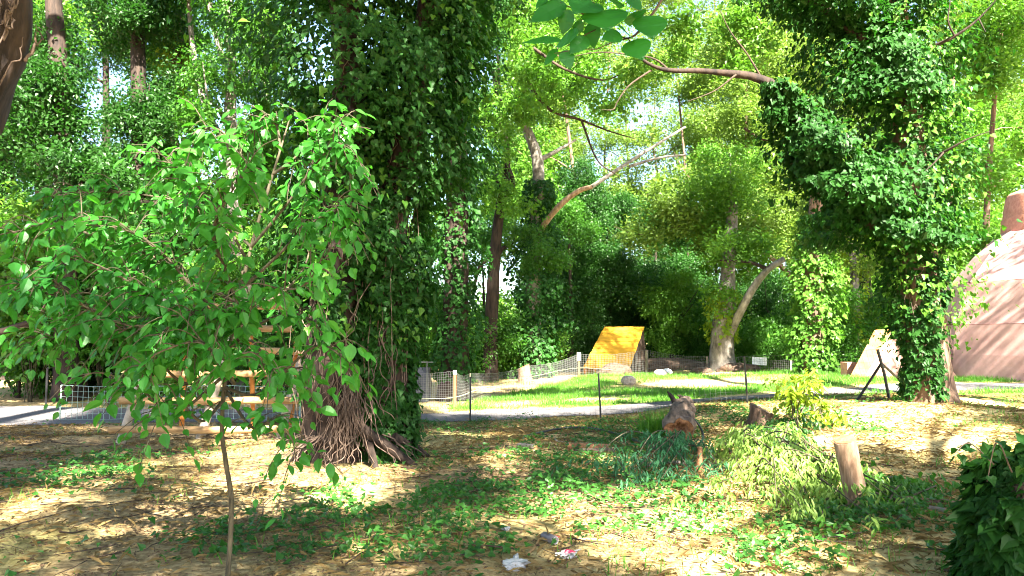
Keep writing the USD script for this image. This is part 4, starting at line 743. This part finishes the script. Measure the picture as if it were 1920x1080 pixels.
for k in range(4): tk.part('batten', beam(g + [-.7 + .35 * k, -.45, 0], g + [-.7 + .35 * k, -.45, 1.15], .03, .03), 'wire_pale')
tk.part('top_rail', beam(g + [-.75, -.48, 1.12], g + [.6, -.48, 1.12], .03, .03), 'wire_pale')

# ------------------------------------------------------------------ the trees of the wood, left to right
tree('poplar_tree', 'pale forked poplar rising behind the sapling', 'tree', 24, [(448, 700), (440, 400), (432, 220), (432, 60), (420, -120)], (.26, .12), [(400, -90, 170, 110), (500, 130, 70, 120, 2, .7), (470, 330, 90, 100, 1), (390, 180, 60, 110, -1, .6), (430, 60, 60, 80, -1.2, .4)], 'broad', 'leaf_mid', 'bark_pale',
     limbs=[(.12, .07, [(432, 150, 0), (412, 90, -.2), (395, 20, -.3), (385, -90, -.3)], 'bark_pale'), (.12, .07, [(440, 300, 0), (385, 200, .4), (362, 90, .6), (350, -60, .8)], 'bark_pale')])
tree('ivy_covered_tree', 'slim trunk with yellowish sunlit ivy left of the pale poplar', 'tree', 27, [(322, 700), (320, 430), (326, 200), (345, -90)], (.28, .16), [(300, 40, 110, 110), (345, 400, 100, 90, -1)], 'broad', 'leaf_mid', 'bark_brown', ivy=dict(n=3500, thick=(.3, .5, .6, .6), mat='leaf_yellow', seed=4, size=.16, t1=.8))
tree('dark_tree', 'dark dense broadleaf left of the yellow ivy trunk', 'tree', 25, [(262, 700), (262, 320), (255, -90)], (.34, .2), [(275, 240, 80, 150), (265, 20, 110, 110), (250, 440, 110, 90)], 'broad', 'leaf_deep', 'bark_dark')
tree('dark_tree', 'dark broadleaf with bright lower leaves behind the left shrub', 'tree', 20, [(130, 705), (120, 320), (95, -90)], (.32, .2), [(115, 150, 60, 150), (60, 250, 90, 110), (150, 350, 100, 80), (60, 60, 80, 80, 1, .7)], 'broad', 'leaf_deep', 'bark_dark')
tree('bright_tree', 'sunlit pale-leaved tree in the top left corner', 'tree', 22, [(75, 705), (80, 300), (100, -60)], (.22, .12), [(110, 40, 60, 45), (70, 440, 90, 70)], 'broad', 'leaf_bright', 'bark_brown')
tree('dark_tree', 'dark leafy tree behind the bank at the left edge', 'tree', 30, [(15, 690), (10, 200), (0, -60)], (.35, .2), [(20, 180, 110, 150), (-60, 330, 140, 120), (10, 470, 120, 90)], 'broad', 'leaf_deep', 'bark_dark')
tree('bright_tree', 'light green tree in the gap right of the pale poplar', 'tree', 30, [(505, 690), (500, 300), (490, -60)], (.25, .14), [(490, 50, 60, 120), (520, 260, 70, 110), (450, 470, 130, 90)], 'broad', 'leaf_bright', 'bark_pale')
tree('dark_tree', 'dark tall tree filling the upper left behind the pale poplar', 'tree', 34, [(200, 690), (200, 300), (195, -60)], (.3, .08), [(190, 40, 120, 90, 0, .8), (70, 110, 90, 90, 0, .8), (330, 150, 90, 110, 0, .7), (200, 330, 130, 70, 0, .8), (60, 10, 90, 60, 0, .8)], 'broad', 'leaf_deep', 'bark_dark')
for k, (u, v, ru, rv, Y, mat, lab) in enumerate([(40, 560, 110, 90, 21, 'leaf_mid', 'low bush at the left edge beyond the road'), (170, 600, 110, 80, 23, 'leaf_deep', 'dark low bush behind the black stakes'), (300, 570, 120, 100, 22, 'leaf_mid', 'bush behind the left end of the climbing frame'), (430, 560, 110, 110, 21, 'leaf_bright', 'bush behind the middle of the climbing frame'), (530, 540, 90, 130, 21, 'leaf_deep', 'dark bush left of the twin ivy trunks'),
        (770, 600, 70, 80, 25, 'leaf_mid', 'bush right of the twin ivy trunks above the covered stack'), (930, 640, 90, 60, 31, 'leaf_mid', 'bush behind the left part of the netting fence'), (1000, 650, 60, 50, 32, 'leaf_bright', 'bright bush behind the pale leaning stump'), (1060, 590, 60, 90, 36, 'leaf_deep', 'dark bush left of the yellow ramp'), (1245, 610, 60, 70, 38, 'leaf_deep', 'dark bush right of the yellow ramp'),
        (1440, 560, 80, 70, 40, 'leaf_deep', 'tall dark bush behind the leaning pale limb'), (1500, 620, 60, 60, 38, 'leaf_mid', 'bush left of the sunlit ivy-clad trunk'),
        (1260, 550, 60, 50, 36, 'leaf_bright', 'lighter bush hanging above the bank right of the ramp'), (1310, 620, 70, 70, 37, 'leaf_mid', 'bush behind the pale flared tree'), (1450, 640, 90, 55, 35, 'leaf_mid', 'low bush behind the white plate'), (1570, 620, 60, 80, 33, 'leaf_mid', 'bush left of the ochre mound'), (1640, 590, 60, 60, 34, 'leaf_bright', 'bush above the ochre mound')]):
    g = on(u, Y); top = at(u, v - rv, Y); c = at(u, v, Y); R = np.array([ru, max(ru, rv) * .8, rv]) * Y / FPX; t = Thing('bush', lab, 'bush', g)
    for q_ in range(4): t.part('stem', tube(bez([g - [0, 0, .1], (g + c) / 2 + RNG.normal(0, .2, 3), c + RNG.normal(0, .5, 3) * R], 8), [.05, .015], 5, .1), 'bark_dark', smooth=True)
    P = np.vstack([blob_points(c, R, int(60 * (R[0]*R[1] + R[0]*R[2] + R[1]*R[2]) / 3 * 1.4) + 40), blob_points((c + g) / 2, R * [.9, .9, 1], int(50 * R[0] * R[2]) + 30)]); P = P[P[:, 2] > ground(P[:, 0], P[:, 1], False) + .1]
    scatter(numbered(t.path, 'crown'), P, 'broad', mat, .95, t.base)
tree('ivy_covered_tree', 'thick dark ivy-smothered trunk just right of the twin trunks', 'tree', 22, [(852, 722), (856, 500), (858, 300), (850, 100), (845, -120)], (.42, .22), [(860, 60, 110, 110, 0, .6)], 'ivy', 'leaf_ivy', 'bark_dark', ivy=dict(n=9500, t0=.06, thick=(.12, .6, .8, .85, .8, .7), seed=9, size=.13, lo=-.04))
tree('bare_tree', 'bare dark brown trunk forking upwards right of the ivy trunk', 'tree', 30, [(918, 640), (925, 520), (936, 400), (950, 300), (925, 120)], (.30, .12), [(930, 60, 80, 80, 0, .8), (985, 170, 70, 60, 0, .7), (930, 330, 70, 70, -1, .7), (900, 230, 60, 70, -1, .7), (960, 460, 40, 60, 1, .6)], 'feather', 'leaf_bright', 'bark_dark', limbs=[(.12, .05, [(945, 370, 0), (962, 340, -.3), (935, 280, -.5), (912, 235, -.6)], 'bark_dark'), (.10, .04, [(928, 480, 0), (900, 500, -.2), (885, 560, -.3)], 'bark_dark')])
tree('ivy_covered_tree', 'forked tree with pale upper limbs and ivy below, left of the yellow ramp', 'tree', 31, [(1000, 690), (1000, 500), (1010, 330), (995, 260), (965, 205)], (.36, .16), [(1010, 470, 60, 70, 0, .5)], 'ivy', 'leaf_mid', 'bark_pale', ivy=dict(n=7500, t0=.02, t1=.72, thick=(.5, 1.0, 1.0, .8, .3), seed=14, size=.15, lo=-.02),
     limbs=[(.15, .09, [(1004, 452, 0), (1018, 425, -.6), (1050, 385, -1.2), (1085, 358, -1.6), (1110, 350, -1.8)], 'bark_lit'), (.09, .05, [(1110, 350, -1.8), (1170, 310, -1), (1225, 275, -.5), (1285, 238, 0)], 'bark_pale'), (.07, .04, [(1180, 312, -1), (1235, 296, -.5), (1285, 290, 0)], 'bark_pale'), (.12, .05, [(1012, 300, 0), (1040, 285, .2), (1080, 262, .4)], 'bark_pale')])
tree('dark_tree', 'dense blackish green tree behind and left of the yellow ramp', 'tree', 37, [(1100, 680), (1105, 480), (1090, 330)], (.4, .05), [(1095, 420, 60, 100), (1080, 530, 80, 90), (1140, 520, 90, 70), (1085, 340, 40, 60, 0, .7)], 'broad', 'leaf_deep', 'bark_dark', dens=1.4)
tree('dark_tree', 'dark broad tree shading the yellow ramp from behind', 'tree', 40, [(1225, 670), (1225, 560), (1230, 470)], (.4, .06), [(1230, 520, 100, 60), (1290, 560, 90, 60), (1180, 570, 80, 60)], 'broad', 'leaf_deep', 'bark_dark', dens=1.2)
for k, (u, v, Y, r, lab) in enumerate([(1140, 470, 39, .16, 'thin dark trunk right above the yellow ramp'), (1068, 480, 35, .2, 'dark trunk between the netting fence and the ramp'), (1190, 480, 42, .13, 'second thin dark trunk above the yellow ramp'), (905, 500, 34, .12, 'thin trunk in the shade left of the bare brown trunk'), (1290, 480, 41, .16, 'dark trunk between the ramp and the flared tree'), (795, 520, 28, .1, 'thin pale trunk right of the twin ivy trunks')]):
    tree('thin_tree', lab, 'tree', Y, [(u, 690), (u + 3, 600), (u - 2, v - 60)], (r, r * .2), [(u, v - 60, 60, 55, 0, .9)], 'broad', 'leaf_mid' if k % 2 else 'leaf_deep', 'bark_dark')
# the pale flared tree
tree('flared_tree', 'pale flared sunlit trunk with a limb leaning up to the right', 'tree', 32, [(1355, 698), (1354, 650), (1358, 590), (1366, 500), (1375, 380)], (.62, .2), [(1362, 560, 42, 50, -.4, .6), (1380, 470, 80, 60), (1370, 340, 90, 80)], 'feather', 'leaf_bright', 'bark_pale', rough=.25,
     limbs=[(.2, .12, [(1362, 640, -.2), (1385, 590, -.6), (1412, 540, -1), (1440, 505, -1.2), (1470, 486, -1.2)], 'bark_pale'), (.1, .03, [(1440, 505, -1.2), (1405, 492, -1), (1350, 488, -.8)], 'bark_dark')], ivy=dict(n=900, t0=.2, t1=.5, thick=(.15, .35, .3), seed=3, size=.15, lo=.02, mat='leaf_yellow'))
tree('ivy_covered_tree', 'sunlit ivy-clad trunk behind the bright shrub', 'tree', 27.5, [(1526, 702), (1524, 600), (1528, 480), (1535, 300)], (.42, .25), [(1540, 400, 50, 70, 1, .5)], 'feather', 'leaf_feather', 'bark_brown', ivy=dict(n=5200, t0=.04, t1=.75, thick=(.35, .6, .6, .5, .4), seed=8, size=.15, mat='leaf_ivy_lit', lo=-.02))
tree('bare_tree', 'slim pale trunk left of the right ivy tree above the mound', 'tree', 33, [(1600, 690), (1603, 560), (1598, 440), (1590, 250)], (.22, .14), [(1580, 330, 70, 70, 0, .6), (1610, 480, 45, 50, 0, .5)], 'feather', 'leaf_feather', 'bark_pale', ivy=dict(n=900, t0=.05, t1=.6, thick=(.3, .3), seed=5, size=.15, mat='leaf_yellow', lo=.03))
tree('bare_tree', 'dark trunk close behind the ochre mound', 'tree', 35, [(1628, 680), (1626, 590), (1622, 480), (1640, 300)], (.34, .2), [(1660, 420, 60, 80, 0, .5)], 'feather', 'leaf_bright', 'bark_dark')
# light feathery trees filling the upper middle and the right
FEA = [(34, [(1535, 690), (1490, 530), (1370, 430)], [(1250, 395, 90, 45, 0, .9), (1340, 420, 80, 50, 0, .9), (1200, 440, 60, 35, 0, .8), (1290, 330, 80, 40, 0, .5), (1420, 400, 70, 60, 0, .8)], 'sunlit leaning feathery tree in front of the dark wood'),
       (50, [(1240, 670), (1240, 400), (1220, 250)], [(1160, 260, 110, 60, 0, .35), (1250, 250, 110, 60, 0, .35), (1230, 150, 110, 60, 0, .4), (1320, 260, 80, 60, 0, .5), (1180, 340, 100, 50, 0, .8)], 'thin-crowned feathery tree speckling the sky gap'),
       (38, [(1060, 680), (1080, 400), (1040, 60)], [(1000, 60, 70, 90), (1080, 120, 80, 60), (980, 290, 70, 60, 0, .5), (1120, 30, 80, 60)], 'feathery yellow-green tree above the forked ivy tree'),
       (44, [(1290, 670), (1290, 400), (1270, 150)], [(1250, 390, 110, 50, 0, .9), (1310, 160, 80, 50, 0, .6), (1330, 440, 100, 60)], 'pale feathery tree under the sky gap'),
       (42, [(1410, 680), (1400, 400), (1400, 100)], [(1400, 340, 100, 80), (1420, 210, 100, 80), (1390, 90, 100, 70), (1460, 430, 100, 70)], 'tall pale feathery tree left of the arching ivy limb'),
       (48, [(1500, 680), (1500, 300), (1500, 0)], [(1500, 330, 110, 100), (1480, 150, 110, 100), (1440, 10, 110, 70), (1530, 540, 80, 60)], 'pale feathery tree directly behind the arching ivy limb'),
       (28, [(1845, 690), (1850, 400), (1880, 0)], [(1870, 120, 90, 90), (1900, 20, 100, 70), (1850, 330, 60, 60, 0, .8), (1900, 330, 60, 50, 0, .6), (1830, 470, 50, 60)], 'light feathery tree behind the pink cone'),
       (36, [(1770, 690), (1780, 400), (1790, 100)], [(1790, 260, 90, 90), (1800, 450, 70, 60), (1730, 500, 70, 70), (1960, 240, 90, 90)], 'feathery tree behind the right ivy tree'),
       (55, [(1130, 670), (1130, 400), (1150, -60)], [(1010, 180, 120, 120, 0, .7), (1060, 40, 120, 90, 0, .7), (1180, 130, 90, 60, 0, .6), (1000, 350, 90, 90, 2, .8), (1150, 390, 110, 50, 2, .9)], 'tall thin-leaved tree behind the sky gap'),
       (58, [(1350, 670), (1340, 400), (1340, -60)], [(1370, 330, 130, 110, 0, .9), (1400, 170, 130, 110, 0, .8), (1320, 80, 110, 60, 0, .5), (1300, 450, 130, 80, 1, .9), (1240, 0, 110, 50, 0, .6), (1470, 60, 120, 110, 0, .8)], 'tall pale thin-leaved tree far behind the flared tree'),
       (60, [(1650, 670), (1650, 400), (1650, -60)], [(1600, 200, 140, 140, 0, .7), (1700, 400, 150, 130, 0, .9), (1850, 250, 140, 150, 0, .8), (1850, 60, 150, 110, 0, .7), (1600, 520, 110, 100, 0, .9)], 'tall thin-leaved tree far behind the right ivy tree'),
       (52, [(1180, 670), (1180, 400), (1170, 150)], [(1170, 400, 90, 40, 0, .7), (1060, 270, 50, 50, 0, .6), (1230, 90, 90, 60, 0, .5)], 'far feathery tree at the left of the sky gap')]
for Y, tr_, bl, lab in FEA:
    tree('feathery_tree', lab, 'tree', Y, tr_, (.18 if Y < 40 else .12, .05), bl, 'feather', 'leaf_bright' if Y in (28, 36, 38) else 'leaf_feather', 'bark_brown', dens=1.05, size=1.2)
# thin branches of a robinia reaching over the middle from above
rb_ = Thing('robinia_branch', 'thin dark branches with small leaflets arching over the sky gap', 'branch', at(1010, 195, 17))
for w, L in [(.05, [(985, 150, 17), (1030, 205, 17), (1090, 225, 17), (1140, 245, 17), (1190, 260, 17)]), (.04, [(1000, 90, 16.5), (1060, 130, 16.5), (1130, 150, 16.4), (1180, 130, 16.4)]), (.03, [(1090, 225, 17), (1120, 300, 17), (1160, 330, 17)]), (.03, [(1395, 240, 16), (1430, 262, 16), (1460, 258, 16), (1480, 240, 16)]), (.03, [(1340, -30, 16), (1410, 20, 16), (1430, 60, 16), (1440, 90, 16)])]:
    rb_.part('limb', tube(bez([at(*p) for p in L], 16), [w, .01], 6, .1), 'twig', smooth=True)
P = np.vstack([blob_points(at(u, v, Y), np.array([ru, ru, rv]) * Y / FPX, n) for u, v, ru, rv, Y, n in [(1010, 120, 70, 70, 17, 60), (1100, 190, 80, 40, 17, 45), (1280, 60, 60, 40, 16, 36), (1400, 70, 80, 60, 16, 60), (1180, 150, 60, 30, 16.5, 25), (960, 200, 50, 50, 18, 40)]])
scatter(numbered(rb_.path, 'leaflets'), P, 'feather', 'leaf_bright', .8, rb_.base)
# the wood beyond: far-off mass
P = []
for k in range(150):
    Y = RNG.uniform(46, 70); u = RNG.uniform(-300, 2250); v = RNG.uniform(380, 650) if k % 3 else RNG.uniform(250, 640); R = RNG.uniform(2.2, 4.0); P.append(blob_points(at(u, v, Y), np.array([R, R, R * .9]), 90))
for k in range(46): P.append(blob_points(at(-250 + k * 55, RNG.uniform(585, 650), RNG.uniform(43, 50)), np.array([2.4, 2, 2.2]), 80))
P = np.vstack(P); P = P[P[:, 2] > ground(P[:, 0], P[:, 1], False)]
scatter('/World/far_wood', P, 'broad', 'leaf_bright', 1.9, np.zeros(3), 'distant green wood closing the view behind the trees', 'wood')
tr_far = MB(); rng = np.random.default_rng(6)

# ------------------------------------------------------------------ tall trees behind and beside the camera: their crowns shade the clearing
LIT = [(170, 965, 260, 130), (640, 925, 165, 60), (985, 872, 100, 30), (1250, 1005, 290, 125), (1500, 915, 190, 110), (1720, 815, 300, 95), (1040, 760, 330, 20), (1300, 725, 380, 40), (60, 775, 120, 18), (1600, 890, 110, 90), (340, 990, 40, 25), (480, 825, 90, 14), (890, 985, 50, 25)]
DARK = [(985, 1045, 95, 45), (40, 1040, 80, 22), (130, 985, 80, 24), (215, 930, 70, 28), (300, 885, 80, 24), (1100, 890, 120, 35), (1250, 850, 90, 40), (1640, 990, 120, 35)]
cen = img_ground([a[0] for a in LIT], [a[1] for a in LIT]); ex = img_ground([a[0] + a[2] for a in LIT], [a[1] for a in LIT]); ey0 = img_ground([a[0] for a in LIT], [min(a[1] + a[3], 1200) for a in LIT]); ey1 = img_ground([a[0] for a in LIT], [max(a[1] - a[3], 715) for a in LIT])
def spots(L):
    return list(zip(img_ground([a[0] for a in L], [a[1] for a in L]), img_ground([a[0] + a[2] for a in L], [a[1] for a in L]), img_ground([a[0] for a in L], [min(a[1] + a[3], 1200) for a in L]), img_ground([a[0] for a in L], [max(a[1] - a[3], 715) for a in L])))
SL, SD = spots(LIT), spots(DARK)
def litness(x, y, S=None):
    d = np.full(x.shape, 9.0)
    for c, e, y0, y1 in S or SL:
        rx_ = abs(e[0] - c[0]); yc = (y0[1] + y1[1]) / 2; ry_ = abs(y1[1] - y0[1]) / 2; d = np.minimum(d, np.hypot((x - c[0]) / rx_, (y - yc) / ry_))
    return d
def canopy(name, label, foot, spots, r0, kind='broad', mat='leaf_mid', n=900, h=(8, 13), region=(-9, 9, 4, 16), lim=1.0):
    """A tall tree whose crown hangs where its shade falls on the region of the clearing."""
    rng = np.random.default_rng(int(abs(foot[0] * 13 + foot[1] * 7)) + 3); g = np.array([foot[0], foot[1], g1(*foot)]); t = Thing(name, label, 'tree', g); x0, x1, y0, y1 = region
    X, Y_ = rng.uniform(x0, x1, n * 4), rng.uniform(y0, y1, n * 4); q_ = np.stack([X, Y_, 0 * X], 1); k = ((litness(X, Y_) + (fbm(q_ * 1.3, 3, 4) - .5) * .6 > lim) | (litness(X, Y_, SD) < 1)) & (fbm(q_ * .9 + 4, 3, 14) > .34); X, Y_ = X[k][:n], Y_[k][:n]
    H = rng.uniform(*h, len(X)); tt = H / SUN[2]; P = np.stack([X + SUN[0] * tt, Y_ + SUN[1] * tt, H + .2], 1); c = P.mean(0)
    zc = c[2]; t.part('trunk', tube(bez([g - [0, 0, .3], g + [0, 0, 3], np.array([g[0] * .92 + c[0] * .08, g[1] * .92 + c[1] * .08, zc * .7]), np.array([g[0] * .7 + c[0] * .3, g[1] * .7 + c[1] * .3, zc * .95]), c + [0, 0, .5]], 30), [r0, r0 * .35], 12, .15, 4), 'bark_brown', smooth=60)
    for j in [j_ for j_ in rng.choice(len(P), 26, replace=False) if P[j_, 1] < 1 or (P[j_, 2] - 1.6) / P[j_, 1] > .6]: t.part('limb', tube(bez([np.array([g[0] * .5 + c[0] * .5, g[1] * .5 + c[1] * .5, zc * .98]), (c + P[j]) / 2, P[j]], 10), [.09, .02], 6), 'bark_brown', smooth=True)
    elev = (P[:, 2] - CAM[2]) / np.maximum(P[:, 1], .01); P = P[(P[:, 1] < 1) | (elev > .56)]
    scatter(numbered(t.path, 'crown'), P, kind, mat, 1.0, t.base)
canopy('tall_tree', 'tall tree standing behind the camera on the left', (-3.5, -6), None, .35, region=(-10, -.5, 3.5, 16.5), n=2300, mat='leaf_deep')
canopy('tall_tree', 'tall tree standing behind the camera on the right', (6.0, -7), None, .4, region=(-.5, 9, 3.5, 15.5), n=1700, mat='leaf_deep')
canopy('tall_tree', 'very tall tree beside the camera whose crown arches over the clearing', (-7.5, 3.0), None, .4, region=(-17, 4, 15.5, 24), n=3000, h=(13, 17), mat='leaf_deep')
canopy('tall_tree', 'very tall tree right of the camera whose crown shades the far edge of the lawn', (13, 6), None, .45, region=(-3, 16, 32, 41), n=2400, h=(15, 19), mat='leaf_deep')
canopy('tall_tree', 'very tall tree left of the road whose crown shades the far trunks', (-15, 12), None, .45, region=(-11, -.3, 27, 42), n=1700, h=(15, 19), mat='leaf_deep')
canopy('tall_tree', 'tall tree beyond the right edge whose crown dapples the pink cone', (24, 9), None, .4, region=(11.5, 22, 19, 29), n=750, h=(10, 15), mat='leaf_deep')

# ------------------------------------------------------------------ ground cover
def cover_points(n, x0, x1, y0, y1, dens):
    X, Y_ = RNG.uniform(x0, x1, n), RNG.uniform(y0, y1, n); k = (RNG.random(n) < dens(X, Y_)) & (np.abs(X) < .74 * Y_ + .5); return X[k], Y_[k]
off_road = lambda x, y: (road_d(x, y) > .05) * 1.0
on_edge = lambda x, y: np.clip(.10 + (road_d(x, y) + .35) * 1.3, .04, 1)
clump = lambda x, y: np.clip((fbm(np.stack([x, y, 0 * x], 1) * 1.5, 3, 41) - .34) * 4.5, .08, 1)
def litter(n, y0, y1, kind, L, W, mat, name, label, dens, flat=.35):
    X, Y_ = cover_points(n, -12, 13, y0, y1, dens); m = len(X); Z = ground(X, Y_) + RNG.uniform(.008, .03, m); D = RNG.normal(0, 1, (m, 3)) * [1, 1, .22]; N = RNG.normal(0, flat, (m, 3)) + [0, 0, 1]
    Ls = RNG.uniform(*L, m); single(name, label, 'litter', leaves(np.stack([X, Y_, Z], 1), D, N, Ls, Ls * RNG.uniform(*W, m), kind), mat, kind='stuff')
litter(180000, 4, 18.5, 'diamond', (.014, .044), (.25, .6), 'dead_leaf', 'leaf_litter', 'dry brown leaves scattered over the woodland floor', lambda x, y: on_edge(x, y) * (1.0 - .75 * straw_w(x, y)) * clump(x, y), flat=.6)
litter(150000, 4, 17, 'diamond', (.04, .16), (.025, .05), 'straw', 'straw_litter', 'dry straw and fine twigs strewn over the clearing', lambda x, y: off_road(x, y) * (.25 + .75 * straw_w(x, y)) * clump(x, y))
X, Y_ = cover_points(1200, -9, 11, 4.5, 15, lambda x, y: off_road(x, y) * .8); mb = MB()
for x, y in zip(X, Y_):
    a = RNG.random() * 6.28; Lk = RNG.uniform(.15, .7); q_ = np.stack([x + np.cos(a) * Lk * np.linspace(-.5, .5, 4) + RNG.normal(0, .015, 4), y + np.sin(a) * Lk * np.linspace(-.5, .5, 4) + RNG.normal(0, .015, 4)], 1); q_ = np.column_stack([q_, ground(q_[:, 0], q_[:, 1]) + RNG.uniform(.01, .05)]); mb.add(tube(q_, [RNG.uniform(.003, .008), .002], 4, cap=False))
single('twig_litter', 'thin dead twigs lying over the woodland floor', 'litter', mb, 'twig', kind='stuff')
IVY = [(600, 990, 80, 70), (1000, 930, 150, 60), (900, 1040, 150, 50), (1110, 880, 110, 40), (1250, 930, 90, 30), (1560, 985, 170, 40), (1720, 985, 140, 60), (1800, 1050, 140, 50), (1500, 1040, 150, 30), (820, 950, 50, 30), (640, 1060, 130, 30), (1400, 800, 120, 30), (1540, 790, 100, 25), (1320, 960, 100, 30), (1130, 970, 70, 30), (1080, 850, 90, 30), (1180, 810, 90, 15), (880, 790, 120, 10), (140, 890, 90, 25), (430, 1010, 80, 40)]
ci = img_ground([a[0] for a in IVY], [a[1] for a in IVY]); ei = img_ground([a[0] + a[2] for a in IVY], [a[1] for a in IVY]); fi0 = img_ground([a[0] for a in IVY], [min(a[1] + a[3], 1200) for a in IVY]); fi1 = img_ground([a[0] for a in IVY], [a[1] - a[3] for a in IVY])
def ivy_w(x, y):
    w = np.zeros(x.shape)
    for c, e, a, b in zip(ci, ei, fi0, fi1): w = np.maximum(w, np.exp(-1.2 * (((x - c[0]) / abs(e[0] - c[0]))**2 + ((y - (a[1] + b[1]) / 2) / (abs(a[1] - b[1]) / 2))**2)))
    return w
def ivy_d(x, y):
    clear = np.min([np.hypot(x - c[0], y - c[1]) for c in img_ground([1030, 1066, 1036, 966, 1000, 1115], [1030, 1052, 1024, 1070, 1040, 1024])], axis=0) > .13
    p = np.stack([x, y, 0 * x], 1); return clear * off_road(x, y) * np.clip((ivy_w(x, y) * 1.1 + .07) * 2.6 * (fbm(p * 1.6, 3, 5) - .30) * 3.0 - .12, 0, 1)
X, Y_ = cover_points(150000, -11, 12, 4, 16.2, ivy_d); m = len(X); Z = ground(X, Y_) + RNG.uniform(.01, .06, m) + .12 * np.clip(fbm(np.stack([X, Y_, 0 * X], 1) * 2.6, 2, 8) - .45, 0, 1) * RNG.random(m) * 4; L = RNG.choice([.025, .04, .055, .07], m) * RNG.uniform(.9, 1.1, m)
single('ground_ivy', 'low ivy and weeds creeping over the woodland floor', 'ground cover', leaves(np.stack([X, Y_, Z], 1), RNG.normal(0, 1, (m, 3)) * [1, 1, .4] + [0, 0, -.1], RNG.normal(0, .4, (m, 3)) + [0, -.2, 1], L, L * RNG.uniform(.6, .95, m), 'ivy'), 'leaf_ground', kind='stuff')
def grass(n, x0, x1, y0, y1, dens, L, W, name, label, mat='grass_blade'):
    X, Y_ = cover_points(n, x0, x1, y0, y1, dens); m = len(X); a = RNG.random(m) * 6.28; P = np.stack([X, Y_, ground(X, Y_) - .005], 1)
    D = RNG.normal(0, .35, (m, 3)) + [0, 0, 1]; single(name, label, 'grass', leaves(P, D, np.stack([np.cos(a), np.sin(a), 0 * a], 1), RNG.uniform(*L, m), RNG.uniform(*W, m), 'blade'), mat, kind='stuff')
grass(150000, -5, 17, 17.5, 33.5, lambda x, y: (road_d(x, y) > .12) * np.clip(green_w(x, y) * 1.2 - .1, 0, 1), (.06, .19), (.010, .020), 'lawn_grass', 'rough green grass of the lawn beyond the gravel road')
gd = lambda x, y: on_edge(x, y) * np.clip(.5 * (np.abs(road_d(x, y) - .2) < .35) * (y < 19.5) + (fbm(np.stack([x, y, 0 * x], 1) * 1.1, 3, 31) - .50) * 4, 0, 1) * (.15 + .85 * straw_w(x, y))
grass(80000, -12, 14, 4, 19.5, gd, (.04, .14), (.006, .012), 'sparse_grass', 'thin yellowish grass growing in patches over the clearing')
